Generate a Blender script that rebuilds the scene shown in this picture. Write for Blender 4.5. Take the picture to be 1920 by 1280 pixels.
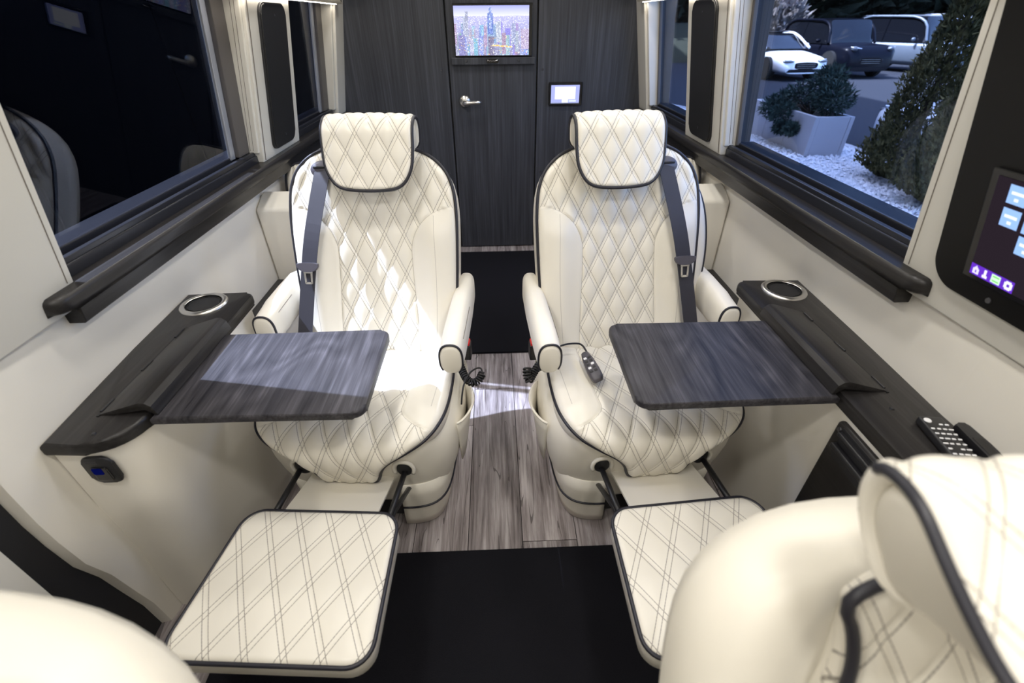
import bpy, bmesh, math, random
import numpy as np
from mathutils import Vector, Matrix
random.seed(7)
for _o in list(bpy.data.objects):
    bpy.data.objects.remove(_o, do_unlink=True)
SC = bpy.context.scene
COL = SC.collection
PI = math.pi

# ---------------------------------------------------------------- camera
CAM_H = 1.30
_p, _y, _r = math.radians(35.07), math.radians(1.84), math.radians(-0.48)
_f = Vector((math.sin(_y) * math.cos(_p), math.cos(_y) * math.cos(_p), -math.sin(_p)))
_rt = Vector((math.cos(_y), -math.sin(_y), 0)); _up = _rt.cross(_f)
_a = math.cos(_r) * _rt + math.sin(_r) * _up
_b = -math.sin(_r) * _rt + math.cos(_r) * _up
cd = bpy.data.cameras.new('camera')
cd.sensor_width = 36.0; cd.lens = 858.0 / 1920 * 36; cd.clip_start = 0.02; cd.clip_end = 300
cd.dof.use_dof = True; cd.dof.focus_distance = 1.55; cd.dof.aperture_fstop = 3.2
cam = bpy.data.objects.new('camera', cd); COL.objects.link(cam)
cam.matrix_world = Matrix(((_a.x, _b.x, -_f.x, 0), (_a.y, _b.y, -_f.y, 0), (_a.z, _b.z, -_f.z, CAM_H), (0, 0, 0, 1)))
SC.camera = cam

# ---------------------------------------------------------------- world, sun, exposure
W = bpy.data.worlds.new('world'); SC.world = W; W.use_nodes = True
wn = W.node_tree; wn.nodes.clear()
wo = wn.nodes.new('ShaderNodeOutputWorld'); wb = wn.nodes.new('ShaderNodeBackground'); ws = wn.nodes.new('ShaderNodeTexSky')
ws.sky_type = 'NISHITA'; ws.sun_disc = False; ws.sun_elevation = math.radians(53); ws.sun_rotation = math.radians(-76)
ws.air_density = 1.0; ws.dust_density = 2.5; ws.ozone_density = 0.8
wb.inputs['Strength'].default_value = 1.5
wn.links.new(ws.outputs[0], wb.inputs[0]); wn.links.new(wb.outputs[0], wo.inputs[0])
SUN_DIR = Vector((0.97 * 0.585, -0.24 * 0.585, -0.81)).normalized()
sl = bpy.data.lights.new('sun', 'SUN'); sl.energy = 22.0; sl.angle = math.radians(0.6); sl.color = (1.0, 0.97, 0.93)
sun = bpy.data.objects.new('sun', sl); COL.objects.link(sun)
sun.rotation_euler = SUN_DIR.to_track_quat('-Z', 'Y').to_euler()
SC.view_settings.view_transform = 'Standard'; SC.view_settings.look = 'None'
SC.view_settings.gamma = 1.0; SC.view_settings.use_curve_mapping = False
SC.view_settings.exposure = 0.3
SC.cycles.use_denoising = True
SC.cycles.max_bounces = 8; SC.cycles.diffuse_bounces = 4; SC.cycles.glossy_bounces = 4
SC.cycles.transparent_max_bounces = 16; SC.cycles.transmission_bounces = 6
SC.cycles.caustics_reflective = False; SC.cycles.caustics_refractive = False
SC.cycles.sample_clamp_indirect = 6.0

# ---------------------------------------------------------------- materials
M = {}
class NT:
    def __init__(s, name):
        s.m = bpy.data.materials.new(name); s.m.use_nodes = True; s.t = s.m.node_tree; s.t.nodes.clear()
        s.out = s.t.nodes.new('ShaderNodeOutputMaterial'); M[name] = s.m
    def n(s, typ, **kw):
        nd = s.t.nodes.new('ShaderNode' + typ)
        for k, v in kw.items():
            if k in nd.inputs: nd.inputs[k].default_value = v
            else: setattr(nd, k, v)
        return nd
    def l(s, a, b): s.t.links.new(a, b)
    def math(s, op, a, b=None, c=None):
        nd = s.t.nodes.new('ShaderNodeMath'); nd.operation = op
        for i, v in enumerate((a, b, c)):
            if v is None: continue
            if isinstance(v, (int, float)): nd.inputs[i].default_value = v
            else: s.l(v, nd.inputs[i])
        return nd.outputs[0]
    def bsdf(s, col=None, rough=0.5, metal=0.0, spec=0.5, **kw):
        b = s.n('BsdfPrincipled'); b.inputs['Roughness'].default_value = rough; b.inputs['Metallic'].default_value = metal
        b.inputs['Specular IOR Level'].default_value = spec
        if col is not None:
            if isinstance(col, tuple): b.inputs['Base Color'].default_value = (*col, 1)
            else: s.l(col, b.inputs['Base Color'])
        for k, v in kw.items(): b.inputs[k].default_value = v
        s.l(b.outputs[0], s.out.inputs[0]); return b
    def mix(s, f, a, b):
        nd = s.t.nodes.new('ShaderNodeMix'); nd.data_type = 'RGBA'
        for v, i in ((f, 0), (a, 6), (b, 7)):
            if isinstance(v, tuple): nd.inputs[i].default_value = (*v, 1)
            elif isinstance(v, (int, float)): nd.inputs[i].default_value = v
            else: s.l(v, nd.inputs[i])
        return nd.outputs[2]
    def bump(s, h, b, strength=0.2, dist=0.002):
        nd = s.n('Bump'); nd.inputs['Strength'].default_value = strength; nd.inputs['Distance'].default_value = dist
        s.l(h, nd.inputs['Height']); s.l(nd.outputs[0], b.inputs['Normal'])
    def coords(s, kind='Object', scale=(1, 1, 1), rnd=False, loc=(0, 0, 0)):
        tc = s.n('TexCoord'); mp = s.n('Mapping'); mp.inputs['Scale'].default_value = scale; mp.inputs['Location'].default_value = loc
        s.l(tc.outputs[kind], mp.inputs[0])
        if rnd:
            oi = s.n('ObjectInfo'); vm = s.n('VectorMath', operation='SCALE'); cb = s.n('CombineXYZ')
            s.l(oi.outputs['Random'], cb.inputs[0]); s.l(oi.outputs['Random'], cb.inputs[1]); s.l(oi.outputs['Random'], cb.inputs[2])
            s.l(cb.outputs[0], vm.inputs[0]); vm.inputs['Scale'].default_value = 37.0
            ad = s.n('VectorMath', operation='ADD'); s.l(mp.outputs[0], ad.inputs[0]); s.l(vm.outputs[0], ad.inputs[1]); return ad.outputs[0]
        return mp.outputs[0]
    def noise(s, vec, scale=5, detail=4, rough=0.5, dist=0.0):
        nd = s.n('TexNoise'); nd.inputs['Scale'].default_value = scale; nd.inputs['Detail'].default_value = detail
        nd.inputs['Roughness'].default_value = rough; nd.inputs['Distortion'].default_value = dist
        s.l(vec, nd.inputs['Vector']); return nd.outputs['Fac']
    def ramp(s, f, stops):
        nd = s.n('ValToRGB'); e = nd.color_ramp.elements
        while len(e) < len(stops): e.new(0.5)
        for i, (p, c) in enumerate(stops): e[i].position = p; e[i].color = (*c, 1)
        s.l(f, nd.inputs[0]); return nd.outputs[0]

def plain(name, col, rough=0.5, metal=0.0, spec=0.5, grain=0.0, gscale=300, **kw):
    t = NT(name); b = t.bsdf(col, rough, metal, spec, **kw)
    if grain: t.bump(t.noise(t.coords(), gscale, 2), b, grain, 0.0006)
    return t.m

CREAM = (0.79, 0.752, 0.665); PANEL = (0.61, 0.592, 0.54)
def leather(name, col, rough=0.42, quilt=False):
    t = NT(name)
    v = t.coords('Object'); n1 = t.noise(v, 6, 3)
    base = t.mix(n1, tuple(c * 0.95 for c in col), tuple(min(1, c * 1.03) for c in col))
    if quilt:
        uv = t.n('UVMap', uv_map='UVMap'); sp = t.n('SeparateXYZ'); t.l(uv.outputs[0], sp.inputs[0])
        at = t.n('Attribute', attribute_name='qd'); sa = t.n('SeparateXYZ'); t.l(at.outputs['Vector'], sa.inputs[0])
        A = t.math('ADD', sp.outputs[0], sp.outputs[1]); B = t.math('SUBTRACT', sp.outputs[0], sp.outputs[1])
        ln = []
        for u, w in ((A, B), (B, A)):
            tt = t.math('ABSOLUTE', t.math('SUBTRACT', t.math('FRACT', t.math('ADD', u, 0.5)), 0.5))
            c = t.math('COMPARE', tt, 0.085, 0.0125)
            d = t.math('GREATER_THAN', t.math('FRACT', t.math('MULTIPLY', w, 11.0)), 0.10)
            ln.append(t.math('MULTIPLY', c, d))
        m = t.math('MULTIPLY', t.math('MAXIMUM', ln[0], ln[1]), t.math('GREATER_THAN', sa.outputs[0], 0.0))
        s1 = t.math('COMPARE', sa.outputs[0], 0.0, 0.0010)
        s2 = t.math('MULTIPLY', t.math('COMPARE', sa.outputs[1], 0.0, 0.0007), t.math('LESS_THAN', sa.outputs[0], 0.0))
        m = t.math('MAXIMUM', m, t.math('MAXIMUM', t.math('MULTIPLY', s1, 0.55), t.math('MULTIPLY', s2, 0.6)))
        base = t.mix(t.math('MULTIPLY', m, 0.80), base, (0.17, 0.15, 0.13))
    b = t.bsdf(base, rough, 0, 0.45)
    t.bump(t.noise(v, 420, 2), b, 0.12, 0.0006)
    return t.m
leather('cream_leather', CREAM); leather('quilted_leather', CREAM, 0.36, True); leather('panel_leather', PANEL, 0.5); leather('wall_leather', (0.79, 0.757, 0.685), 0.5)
plain('black_piping', (0.012, 0.012, 0.02), 0.42)
plain('black_plastic', (0.012, 0.012, 0.014), 0.38)
plain('black_rubber', (0.01, 0.01, 0.012), 0.6)
plain('dark_track', (0.012, 0.013, 0.018), 0.28)
plain('gloss_black', (0.006, 0.006, 0.007), 0.12)
plain('speaker_cloth', (0.008, 0.008, 0.009), 0.55, grain=0.4, gscale=900)
plain('satin_metal', (0.72, 0.70, 0.67), 0.28, 1.0)
plain('chrome', (0.8, 0.8, 0.82), 0.12, 1.0)
plain('window_frame_grey', (0.085, 0.078, 0.075), 0.45)
plain('bright_strip', (0.45, 0.48, 0.55), 0.3, 0.6)
plain('stitch_thread', (0.16, 0.14, 0.12), 0.8)
plain('red_plastic', (0.75, 0.03, 0.03), 0.35)
plain('screw_metal', (0.10, 0.10, 0.11), 0.3, 0.8)
plain('white_print', (0.75, 0.78, 0.82), 0.5)
plain('button_white', (0.8, 0.8, 0.82), 0.45)
plain('button_black', (0.02, 0.02, 0.022), 0.5)
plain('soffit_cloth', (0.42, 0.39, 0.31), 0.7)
plain('handset_grey', (0.075, 0.07, 0.085), 0.4)
plain('sticker_pink', (0.55, 0.38, 0.50), 0.5); plain('sticker_blue', (0.06, 0.05, 0.35), 0.5)
plain('ceiling_cloth', (0.70, 0.66, 0.57), 0.8)

t = NT('belt_webbing'); v = t.coords('Object', (1, 1, 1)); wv = t.n('TexWave'); wv.inputs['Scale'].default_value = 260
t.l(v, wv.inputs['Vector']); b = t.bsdf((0.030, 0.030, 0.042), 0.62); t.bump(wv.outputs['Fac'], b, 0.25, 0.0005)

t = NT('black_carpet'); v = t.coords(); nn = t.noise(v, 900, 2); b = t.bsdf(t.ramp(nn, [(0.3, (0.004, 0.004, 0.006)), (0.7, (0.014, 0.014, 0.019))]), 0.95, 0, 0.15); t.bump(nn, b, 0.8, 0.003)

def dark_wood(name, scale, c0, c1, rough=0.38, cathedral=False, spec=0.32):
    t = NT(name); v = t.coords('Object', scale)
    n1 = t.noise(v, 1.0, 6, 0.62); n2 = t.noise(t.coords('Object', tuple(s * 0.22 for s in scale)), 1.0, 3, 0.5, 0.6)
    f = t.math('ADD', t.math('MULTIPLY', n1, 0.65), t.math('MULTIPLY', n2, 0.35))
    if cathedral:
        nz = t.noise(t.coords('Object', (5.0, 1.6, 5.0)), 1.0, 2, 0.5, 0.3)
        r = t.math('FRACT', t.math('MULTIPLY', nz, 13.0)); r = t.math('ABSOLUTE', t.math('SUBTRACT', r, 0.5))
        f = t.math('ADD', t.math('MULTIPLY', f, 0.86), t.math('MULTIPLY', r, 0.20))
    col = t.ramp(f, [(0.30, c0), (0.52, tuple((a + b) * 0.42 for a, b in zip(c0, c1))), (0.72, c1)])
    b = t.bsdf(col, rough, 0, spec); t.bump(n1, b, 0.12, 0.0008); return t.m
dark_wood('dark_wood_wall', (95, 60, 2.2), (0.022, 0.024, 0.030), (0.088, 0.093, 0.112), 0.40)
dark_wood('dark_wood_long', (110, 3.2, 110), (0.006, 0.0055, 0.0055), (0.040, 0.037, 0.037), 0.34)
dark_wood('table_wood', (170, 4.2, 170), (0.010, 0.010, 0.013), (0.105, 0.10, 0.112), 0.42, True, 0.2)
plain('panel_black_wood', (0.0045, 0.0042, 0.004), 0.45, 0, 0.25)

t = NT('grey_plank')
v = t.coords('Object', (26, 1.7, 26), rnd=True); n1 = t.noise(v, 1.0, 7, 0.62, 0.5)
v2 = t.coords('Object', (95, 5, 95), rnd=True); n2 = t.noise(v2, 1.0, 4, 0.6)
v3 = t.coords('Object', (9, 0.9, 9), rnd=True); n3 = t.noise(v3, 1.0, 2, 0.5, 1.2)
cr = t.math('ABSOLUTE', t.math('SUBTRACT', t.math('FRACT', t.math('MULTIPLY', n3, 9.0)), 0.5))
crk = t.math('LESS_THAN', t.math('ADD', cr, t.math('MULTIPLY', n2, 0.08)), 0.065)
f = t.math('ADD', t.math('MULTIPLY', n1, 0.6), t.math('MULTIPLY', n2, 0.4))
col = t.ramp(f, [(0.36, (0.085, 0.068, 0.066)), (0.5, (0.29, 0.255, 0.255)), (0.63, (0.52, 0.48, 0.48))])
oi = t.n('ObjectInfo'); tone = t.math('ADD', t.math('MULTIPLY', oi.outputs['Random'], 0.35), 0.78)
hs = t.n('HueSaturation'); t.l(col, hs.inputs['Color']); t.l(tone, hs.inputs['Value'])
col = t.mix(t.math('MULTIPLY', crk, 0.7), hs.outputs[0], (0.06, 0.05, 0.05))
b = t.bsdf(col, 0.5, 0, 0.4); t.bump(f, b, 0.15, 0.001)

def glass(name, tint, ior):
    t = NT(name); tr = t.n('BsdfTransparent'); tr.inputs[0].default_value = (*tint, 1)
    gl = t.n('BsdfGlossy'); gl.inputs['Roughness'].default_value = 0.0; gl.inputs[0].default_value = (1, 1, 1, 1)
    lw = t.n('LayerWeight'); lw.inputs['Blend'].default_value = 0.5
    fr = t.math('ADD', t.math('MULTIPLY', t.math('POWER', lw.outputs['Facing'], 5.0), 0.45), ior)
    mx = t.n('MixShader'); t.l(fr, mx.inputs[0]); t.l(tr.outputs[0], mx.inputs[1]); t.l(gl.outputs[0], mx.inputs[2])
    t.l(mx.outputs[0], t.out.inputs[0]); return t.m
glass('tinted_glass', (0.57, 0.62, 0.73), 0.017)

def emit(name, col, st):
    t = NT(name); e = t.n('Emission'); e.inputs[0].default_value = (*col, 1); e.inputs[1].default_value = st
    t.l(e.outputs[0], t.out.inputs[0]); return t.m
t = NT('screen_picture'); at = t.n('Attribute', attribute_name='pix'); e = t.n('Emission'); e.inputs[1].default_value = 1.0
t.l(at.outputs['Color'], e.inputs[0]); t.l(e.outputs[0], t.out.inputs[0])
emit('led_lens', (1.0, 0.93, 0.82), 6.0); emit('downlight_lens', (1.0, 0.96, 0.90), 9.0)
emit('switch_blue', (0.01, 0.02, 0.30), 0.16)

# ---------------------------------------------------------------- mesh helpers
ROOT_LOC = {}
def mk(name, verts, faces, mat, parent=None, smooth=False, uv=None, qd=None):
    me = bpy.data.meshes.new(name)
    me.from_pydata([tuple(v) for v in verts] if not isinstance(verts, np.ndarray) else verts.tolist(), [], faces)
    me.materials.append(M[mat])
    if smooth: me.polygons.foreach_set('use_smooth', [True] * len(me.polygons))
    if uv is not None:
        ul = me.uv_layers.new(name='UVMap'); idx = np.empty(len(me.loops), dtype=np.int32); me.loops.foreach_get('vertex_index', idx)
        ul.data.foreach_set('uv', np.asarray(uv, dtype=np.float32)[idx].ravel())
    if qd is not None:
        a = me.attributes.new('qd', 'FLOAT_VECTOR', 'POINT'); a.data.foreach_set('vector', np.asarray(qd, dtype=np.float32).ravel())
    o = bpy.data.objects.new(name, me); COL.objects.link(o); adopt(o, parent)
    return o
def adopt(o, parent):
    if parent is None: return
    o.parent = parent
    if parent.name in ROOT_LOC: o.matrix_parent_inverse = Matrix.Translation(-ROOT_LOC[parent.name])
def tag(o, label=None, cat=None, group=None, kind=None):
    if label: o['label'] = label
    if cat: o['category'] = cat
    if group: o['group'] = group
    if kind: o['kind'] = kind
    return o
def thing(name, label=None, cat=None, loc=(0, 0, 0), rot=None, group=None, kind=None, local=False):
    o = bpy.data.objects.new(name, None); COL.objects.link(o); o.location = loc; o.empty_display_size = 0.1
    if rot is not None: o.rotation_euler = (0, 0, rot)
    if not local: ROOT_LOC[o.name] = Vector(loc)
    return tag(o, label, cat, group, kind)

class MB:
    """collects shapes into one mesh"""
    def __init__(s): s.bm = bmesh.new()
    def _bev(s, verts, bev, seg=2):
        es = {e for v in verts for e in v.link_edges}
        bmesh.ops.bevel(s.bm, geom=list(es), offset=bev, segments=seg, profile=0.5, affect='EDGES', clamp_overlap=True)
    def box(s, x0, x1, y0, y1, z0, z1, bev=0, seg=2, mat=None):
        if x0 > x1: x0, x1 = x1, x0
        if y0 > y1: y0, y1 = y1, y0
        vs = [s.bm.verts.new((x, y, z)) for x in (x0, x1) for y in (y0, y1) for z in (z0, z1)]
        for f in ((0, 1, 3, 2), (4, 6, 7, 5), (0, 4, 5, 1), (2, 3, 7, 6), (0, 2, 6, 4), (1, 5, 7, 3)): s.bm.faces.new([vs[i] for i in f])
        if mat is not None:
            for v in vs: v.co = mat @ v.co
        if bev: s._bev(vs, bev, seg)
        return s
    def hexa(s, pts, bev=0, seg=2):
        vs = [s.bm.verts.new(p) for p in pts]   # bottom 4 ccw then top 4
        for f in ((3, 2, 1, 0), (4, 5, 6, 7), (0, 1, 5, 4), (1, 2, 6, 5), (2, 3, 7, 6), (3, 0, 4, 7)): s.bm.faces.new([vs[i] for i in f])
        if bev: s._bev(vs, bev, seg)
        return s
    def prism(s, pts, axis, a0, a1, bev=0, seg=2):
        def P(p, a): return {'x': (a, p[0], p[1]), 'y': (p[0], a, p[1]), 'z': (p[0], p[1], a)}[axis]
        A = [s.bm.verts.new(P(p, a0)) for p in pts]; B = [s.bm.verts.new(P(p, a1)) for p in pts]; n = len(pts)
        s.bm.faces.new(A); s.bm.faces.new(B[::-1])
        for i in range(n): s.bm.faces.new((A[i], B[i], B[(i + 1) % n], A[(i + 1) % n]))
        if bev:
            es = {e for f in s.bm.faces if f.is_valid and len(f.verts) == n and (set(f.verts) == set(A) or set(f.verts) == set(B)) for e in f.edges}
            bmesh.ops.bevel(s.bm, geom=list(es), offset=bev, segments=seg, profile=0.5, affect='EDGES', clamp_overlap=True)
        return s
    def loft(s, rings, cap=True, closed=True):
        R = [[s.bm.verts.new(p) for p in r] for r in rings]; n = len(R[0])
        for a, b in zip(R[:-1], R[1:]):
            for i in range(n if closed else n - 1): s.bm.faces.new((a[i], a[(i + 1) % n], b[(i + 1) % n], b[i]))
        if cap and closed: s.bm.faces.new(R[0][::-1]); s.bm.faces.new(R[-1])
        return s
    def tube(s, pts, r, sides=8, closed=False, cap=True):
        pts = [Vector(p) for p in pts]; n = len(pts); rings = []
        up = Vector((0.13, 0.21, 0.97)); prev = None
        for i, p in enumerate(pts):
            if closed: d = pts[(i + 1) % n] - pts[i - 1]
            else: d = pts[min(i + 1, n - 1)] - pts[max(i - 1, 0)]
            d.normalize()
            if prev is None: u = d.cross(up); u = u if u.length > 1e-3 else d.cross(Vector((1, 0, 0)))
            else: u = prev - d * prev.dot(d)
            u.normalize(); prev = u; w = d.cross(u)
            rr = r[i] if isinstance(r, (list, tuple)) else r
            rings.append([s.bm.verts.new(p + rr * (math.cos(2 * PI * k / sides) * u + math.sin(2 * PI * k / sides) * w)) for k in range(sides)])
        m = n if closed else n - 1
        for i in range(m):
            a, b = rings[i], rings[(i + 1) % n]
            off = 0
            if closed and i == n - 1:
                off = min(range(sides), key=lambda k: sum((a[j].co - b[(j + k) % sides].co).length for j in range(sides)))
            for k in range(sides): s.bm.faces.new((a[k], a[(k + 1) % sides], b[(k + 1 + off) % sides], b[(k + off) % sides]))
        if not closed and cap: s.bm.faces.new(rings[0][::-1]); s.bm.faces.new(rings[-1])
        return s
    def cyl(s, p0, p1, r0, r1=None, sides=24): return s.tube([p0, p1], [r0, r1 if r1 is not None else r0], sides)
    def lathe(s, prof, c, sides=32, axis='z'):
        rings = []
        for r, h in prof:
            rg = []
            for k in range(sides):
                a = 2 * PI * k / sides; q = (r * math.cos(a), r * math.sin(a), h)
                if axis == 'y': q = (q[0], q[2], q[1])
                if axis == 'x': q = (q[2], q[0], q[1])
                rg.append((c[0] + q[0], c[1] + q[1], c[2] + q[2]))
            rings.append(rg)
        return s.loft(rings, cap=False)
    def ribbon(s, pts, nrm, w, th):
        """flat strap: pts with a width vector each"""
        rings = []
        for p, (wv, nv) in zip(pts, nrm):
            p = Vector(p); wv = Vector(wv).normalized() * w / 2; nv = Vector(nv).normalized() * th / 2
            rings.append([p - wv - nv, p + wv - nv, p + wv + nv, p - wv + nv])
        return s.loft(rings)
    def sphere(s, c, r, sub=2, scale=(1, 1, 1)):
        m = Matrix.Translation(c) @ Matrix.Diagonal((*scale, 1))
        bmesh.ops.create_icosphere(s.bm, subdivisions=sub, radius=r, matrix=m); return s
    def build(s, name, mat, parent=None, smooth=False, mirror=None, angle=None):
        if mirror is not None and mirror < 0:
            for v in s.bm.verts: v.co.x = -v.co.x
        bmesh.ops.recalc_face_normals(s.bm, faces=s.bm.faces)
        me = bpy.data.meshes.new(name); s.bm.to_mesh(me); s.bm.free(); me.materials.append(M[mat])
        if smooth:
            me.polygons.foreach_set('use_smooth', [True] * len(me.polygons))
            if angle is not None:
                try: me.set_sharp_from_angle(angle=math.radians(angle))
                except Exception: pass
        o = bpy.data.objects.new(name, me); COL.objects.link(o); adopt(o, parent); return o

def chaikin(pts, it=3, closed=True):
    P = np.asarray(pts, float)
    for _ in range(it):
        if closed: Q = np.roll(P, -1, 0); P = np.stack([P * .75 + Q * .25, P * .25 + Q * .75], 1).reshape(-1, P.shape[1])
        else:
            Q = P[1:]; A = P[:-1]; P = np.concatenate([P[:1], np.stack([A * .75 + Q * .25, A * .25 + Q * .75], 1).reshape(-1, P.shape[1]), P[-1:]])
    return P
def resample(P, n, closed=True):
    P = np.asarray(P, float)
    if closed: P = np.concatenate([P, P[:1]])
    d = np.concatenate([[0], np.cumsum(np.linalg.norm(np.diff(P, axis=0), axis=1))])
    q = np.linspace(0, d[-1], n + 1)[:-1] if closed else np.linspace(0, d[-1], n)
    return np.stack([np.interp(q, d, P[:, k]) for k in range(P.shape[1])], 1)
def rrect(x0, x1, y0, y1, r, n=6, radii=None):
    out = []
    R = radii or (r, r, r, r)
    for (cx, cy, a0), rr in zip(((x1, y1, 0), (x0, y1, 90), (x0, y0, 180), (x1, y0, 270)), R):
        sx = -1 if cx == x1 else 1; sy = -1 if cy == y1 else 1
        if rr <= 0: out.append((cx, cy)); continue
        for k in range(n + 1):
            a = math.radians(a0 + 90 * k / n); out.append((cx + sx * rr + rr * math.cos(a), cy + sy * rr + rr * math.sin(a)))
    return out

class Spine:
    def __init__(s, pts, it=4):
        P = chaikin(pts, it, closed=False); s.P = P
        s.d = np.concatenate([[0], np.cumsum(np.linalg.norm(np.diff(P, axis=0), axis=1))]); s.L = s.d[-1]
    def pos(s, q): return np.stack([np.interp(q, s.d, s.P[:, k]) for k in (0, 1)], -1)
    def nrm(s, q):
        e = 0.006; t = s.pos(np.clip(q + e, 0, s.L)) - s.pos(np.clip(q - e, 0, s.L)); t /= np.linalg.norm(t, axis=-1, keepdims=True)
        return np.stack([-t[..., 1], t[..., 0]], -1)
    def map(s, x, q, h):
        qq = np.clip(q, 0, s.L); p = s.pos(qq) + s.nrm(qq) * h[..., None]
        return np.stack([x, p[..., 0], p[..., 1]], -1)

def pad(name, mat, parent, outline, n, mapf, T, r, crown=0.0, quilt=None, amp=0.006, qfun=None, sfun=None, hfun=None, sgn=1, quiltoff=(0, 0)):
    """upholstered pad over a star-shaped outline; front is a dense grid with quilting pressed into it"""
    O = resample(np.asarray(outline, float), 700); c = (O.min(0) + O.max(0)) / 2; hx, hs = (O.max(0) - O.min(0)) / 2
    ang = np.arctan2(O[:, 1] - c[1], O[:, 0] - c[0]); rad = np.hypot(O[:, 0] - c[0], O[:, 1] - c[1])
    k = np.argsort(ang); ang, rad = ang[k], rad[k]
    ang = np.concatenate([ang - 2 * PI, ang, ang + 2 * PI]); rad = np.tile(rad, 3)
    g = np.linspace(-1, 1, n + 1); A, B = np.meshgrid(g, g, indexing='xy'); m = np.maximum(np.abs(A), np.abs(B))
    th = np.arctan2(B * hs, A * hx); Rr = np.interp(th, ang, rad); X = c[0] + m * Rr * np.cos(th); S = c[1] + m * Rr * np.sin(th)
    P = np.stack([X.ravel(), S.ravel()], 1); Oc = resample(O, 260)
    Q = np.roll(Oc, -1, 0) - Oc; L2 = (Q ** 2).sum(1)
    e = np.empty(len(P))
    for i in range(0, len(P), 4000):
        D = P[i:i + 4000, None] - Oc[None]; tt = np.clip((D * Q[None]).sum(2) / L2, 0, 1)
        e[i:i + 4000] = np.sqrt(((D - tt[..., None] * Q[None]) ** 2).sum(2)).min(1)
    bnd = m.ravel() >= 0.9999; e[bnd] = 0
    w = np.clip(e / r, 0, 1); h = r * (np.sqrt(np.maximum(0, 1 - (1 - w) ** 2)) - 1)
    mm = m.ravel(); h = h + crown * (1 - mm ** 2)
    x, s = P[:, 0], P[:, 1]
    if hfun is not None: h = h + hfun(x, s, e)
    qd = np.full((len(P), 3), 1.0)
    if qfun is not None: qd[:, 0] = qfun(x, s)
    if sfun is not None: qd[:, 1] = sfun(x, s)
    uv = np.zeros((len(P), 2))
    if quilt:
        dx, dy = quilt; u = (x + quiltoff[0]) / dx; v = (s + quiltoff[1]) / dy; uv[:, 0] = u; uv[:, 1] = v
        ta = np.abs((u + v + .5) % 1 - .5); tb = np.abs((u - v + .5) % 1 - .5)
        f = lambda t: np.sin(PI * np.clip((t - 0.05) / 0.9, 0, 1))
        pil = np.sqrt(np.clip(f(ta) * f(tb), 0, 1)); msk = np.clip(qd[:, 0] / 0.004, 0, 1) * np.clip(e / 0.012, 0, 1)
        h = h + amp * (pil - 0.4) * msk
        h = h - 0.004 * np.exp(-(qd[:, 0] / 0.004) ** 2)
    V = mapf(x, s, h)
    idx = np.arange((n + 1) ** 2).reshape(n + 1, n + 1)
    F = np.stack([idx[:-1, :-1], idx[:-1, 1:], idx[1:, 1:], idx[1:, :-1]], -1).reshape(-1, 4)
    loop = np.concatenate([idx[0, :-1], idx[:-1, -1], idx[-1, :0:-1], idx[:0:-1, 0]])
    bx, bs = x[loop], s[loop]; prev = loop; VV = [V]; base = len(V); faces = F.tolist()
    for sc, d in ((1.0, -(T - r * .5)), (0.97, -T), (0.6, -T), (0.02, -T)):
        q = mapf(c[0] + (bx - c[0]) * sc, c[1] + (bs - c[1]) * sc, np.full(len(bx), d)); cur = base + np.arange(len(bx)); base += len(bx); VV.append(q)
        nx = np.roll(np.arange(len(bx)), -1)
        faces += np.stack([prev, cur, cur[nx], prev[nx]], -1).tolist(); prev = cur
    faces.append(prev[::-1].tolist())
    V = np.concatenate(VV); extra = len(V) - len(P)
    uv = np.concatenate([uv, np.zeros((extra, 2))]); qd = np.concatenate([qd, np.full((extra, 3), -1.0)])
    if sgn < 0: V[:, 0] *= -1; faces = [f[::-1] for f in faces]
    return mk(name, V, faces, mat, parent, True, uv, qd)
def piping(parent, outline, mapf, h, r, sgn, n=140, closed=True, name='piping'):
    O = resample(outline, n, closed); V = mapf(O[:, 0], O[:, 1], np.full(len(O), h)); V[:, 0] *= sgn
    return MB().tube(V.tolist(), r, 7, closed).build(name, 'black_piping', parent, True)
def pixels(name, cols, mapf, parent, mat='screen_picture'):
    """flat picture: grid of faces, each with its own colour; cols[row from bottom][col]"""
    C = np.asarray(cols, float); ny, nx = C.shape[:2]
    U, V = np.meshgrid(np.linspace(0, 1, nx + 1), np.linspace(0, 1, ny + 1))
    P = [mapf(u, v) for u, v in zip(U.ravel(), V.ravel())]
    idx = np.arange((nx + 1) * (ny + 1)).reshape(ny + 1, nx + 1)
    F = np.stack([idx[:-1, :-1], idx[:-1, 1:], idx[1:, 1:], idx[1:, :-1]], -1).reshape(-1, 4).tolist()
    o = mk(name, P, F, mat, parent); a = o.data.attributes.new('pix', 'FLOAT_COLOR', 'FACE')
    a.data.foreach_set('color', np.concatenate([C.reshape(-1, 3), np.ones((ny * nx, 1))], 1).astype(np.float32).ravel()); return o
# ================================================================ setting
YR = 3.016                       # rear partition
def wx(z): return 0.870 - 0.184 * (z - 0.865)          # inner face of the upper side wall
def glx(z): return 0.930 - 0.144 * (z - 0.90)           # plane of the glass
def wlow(y): return float(np.interp(y, (-1.2, 0.64, 1.25, 3.1), (0.865, 0.887, 0.925, 0.925)))

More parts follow.
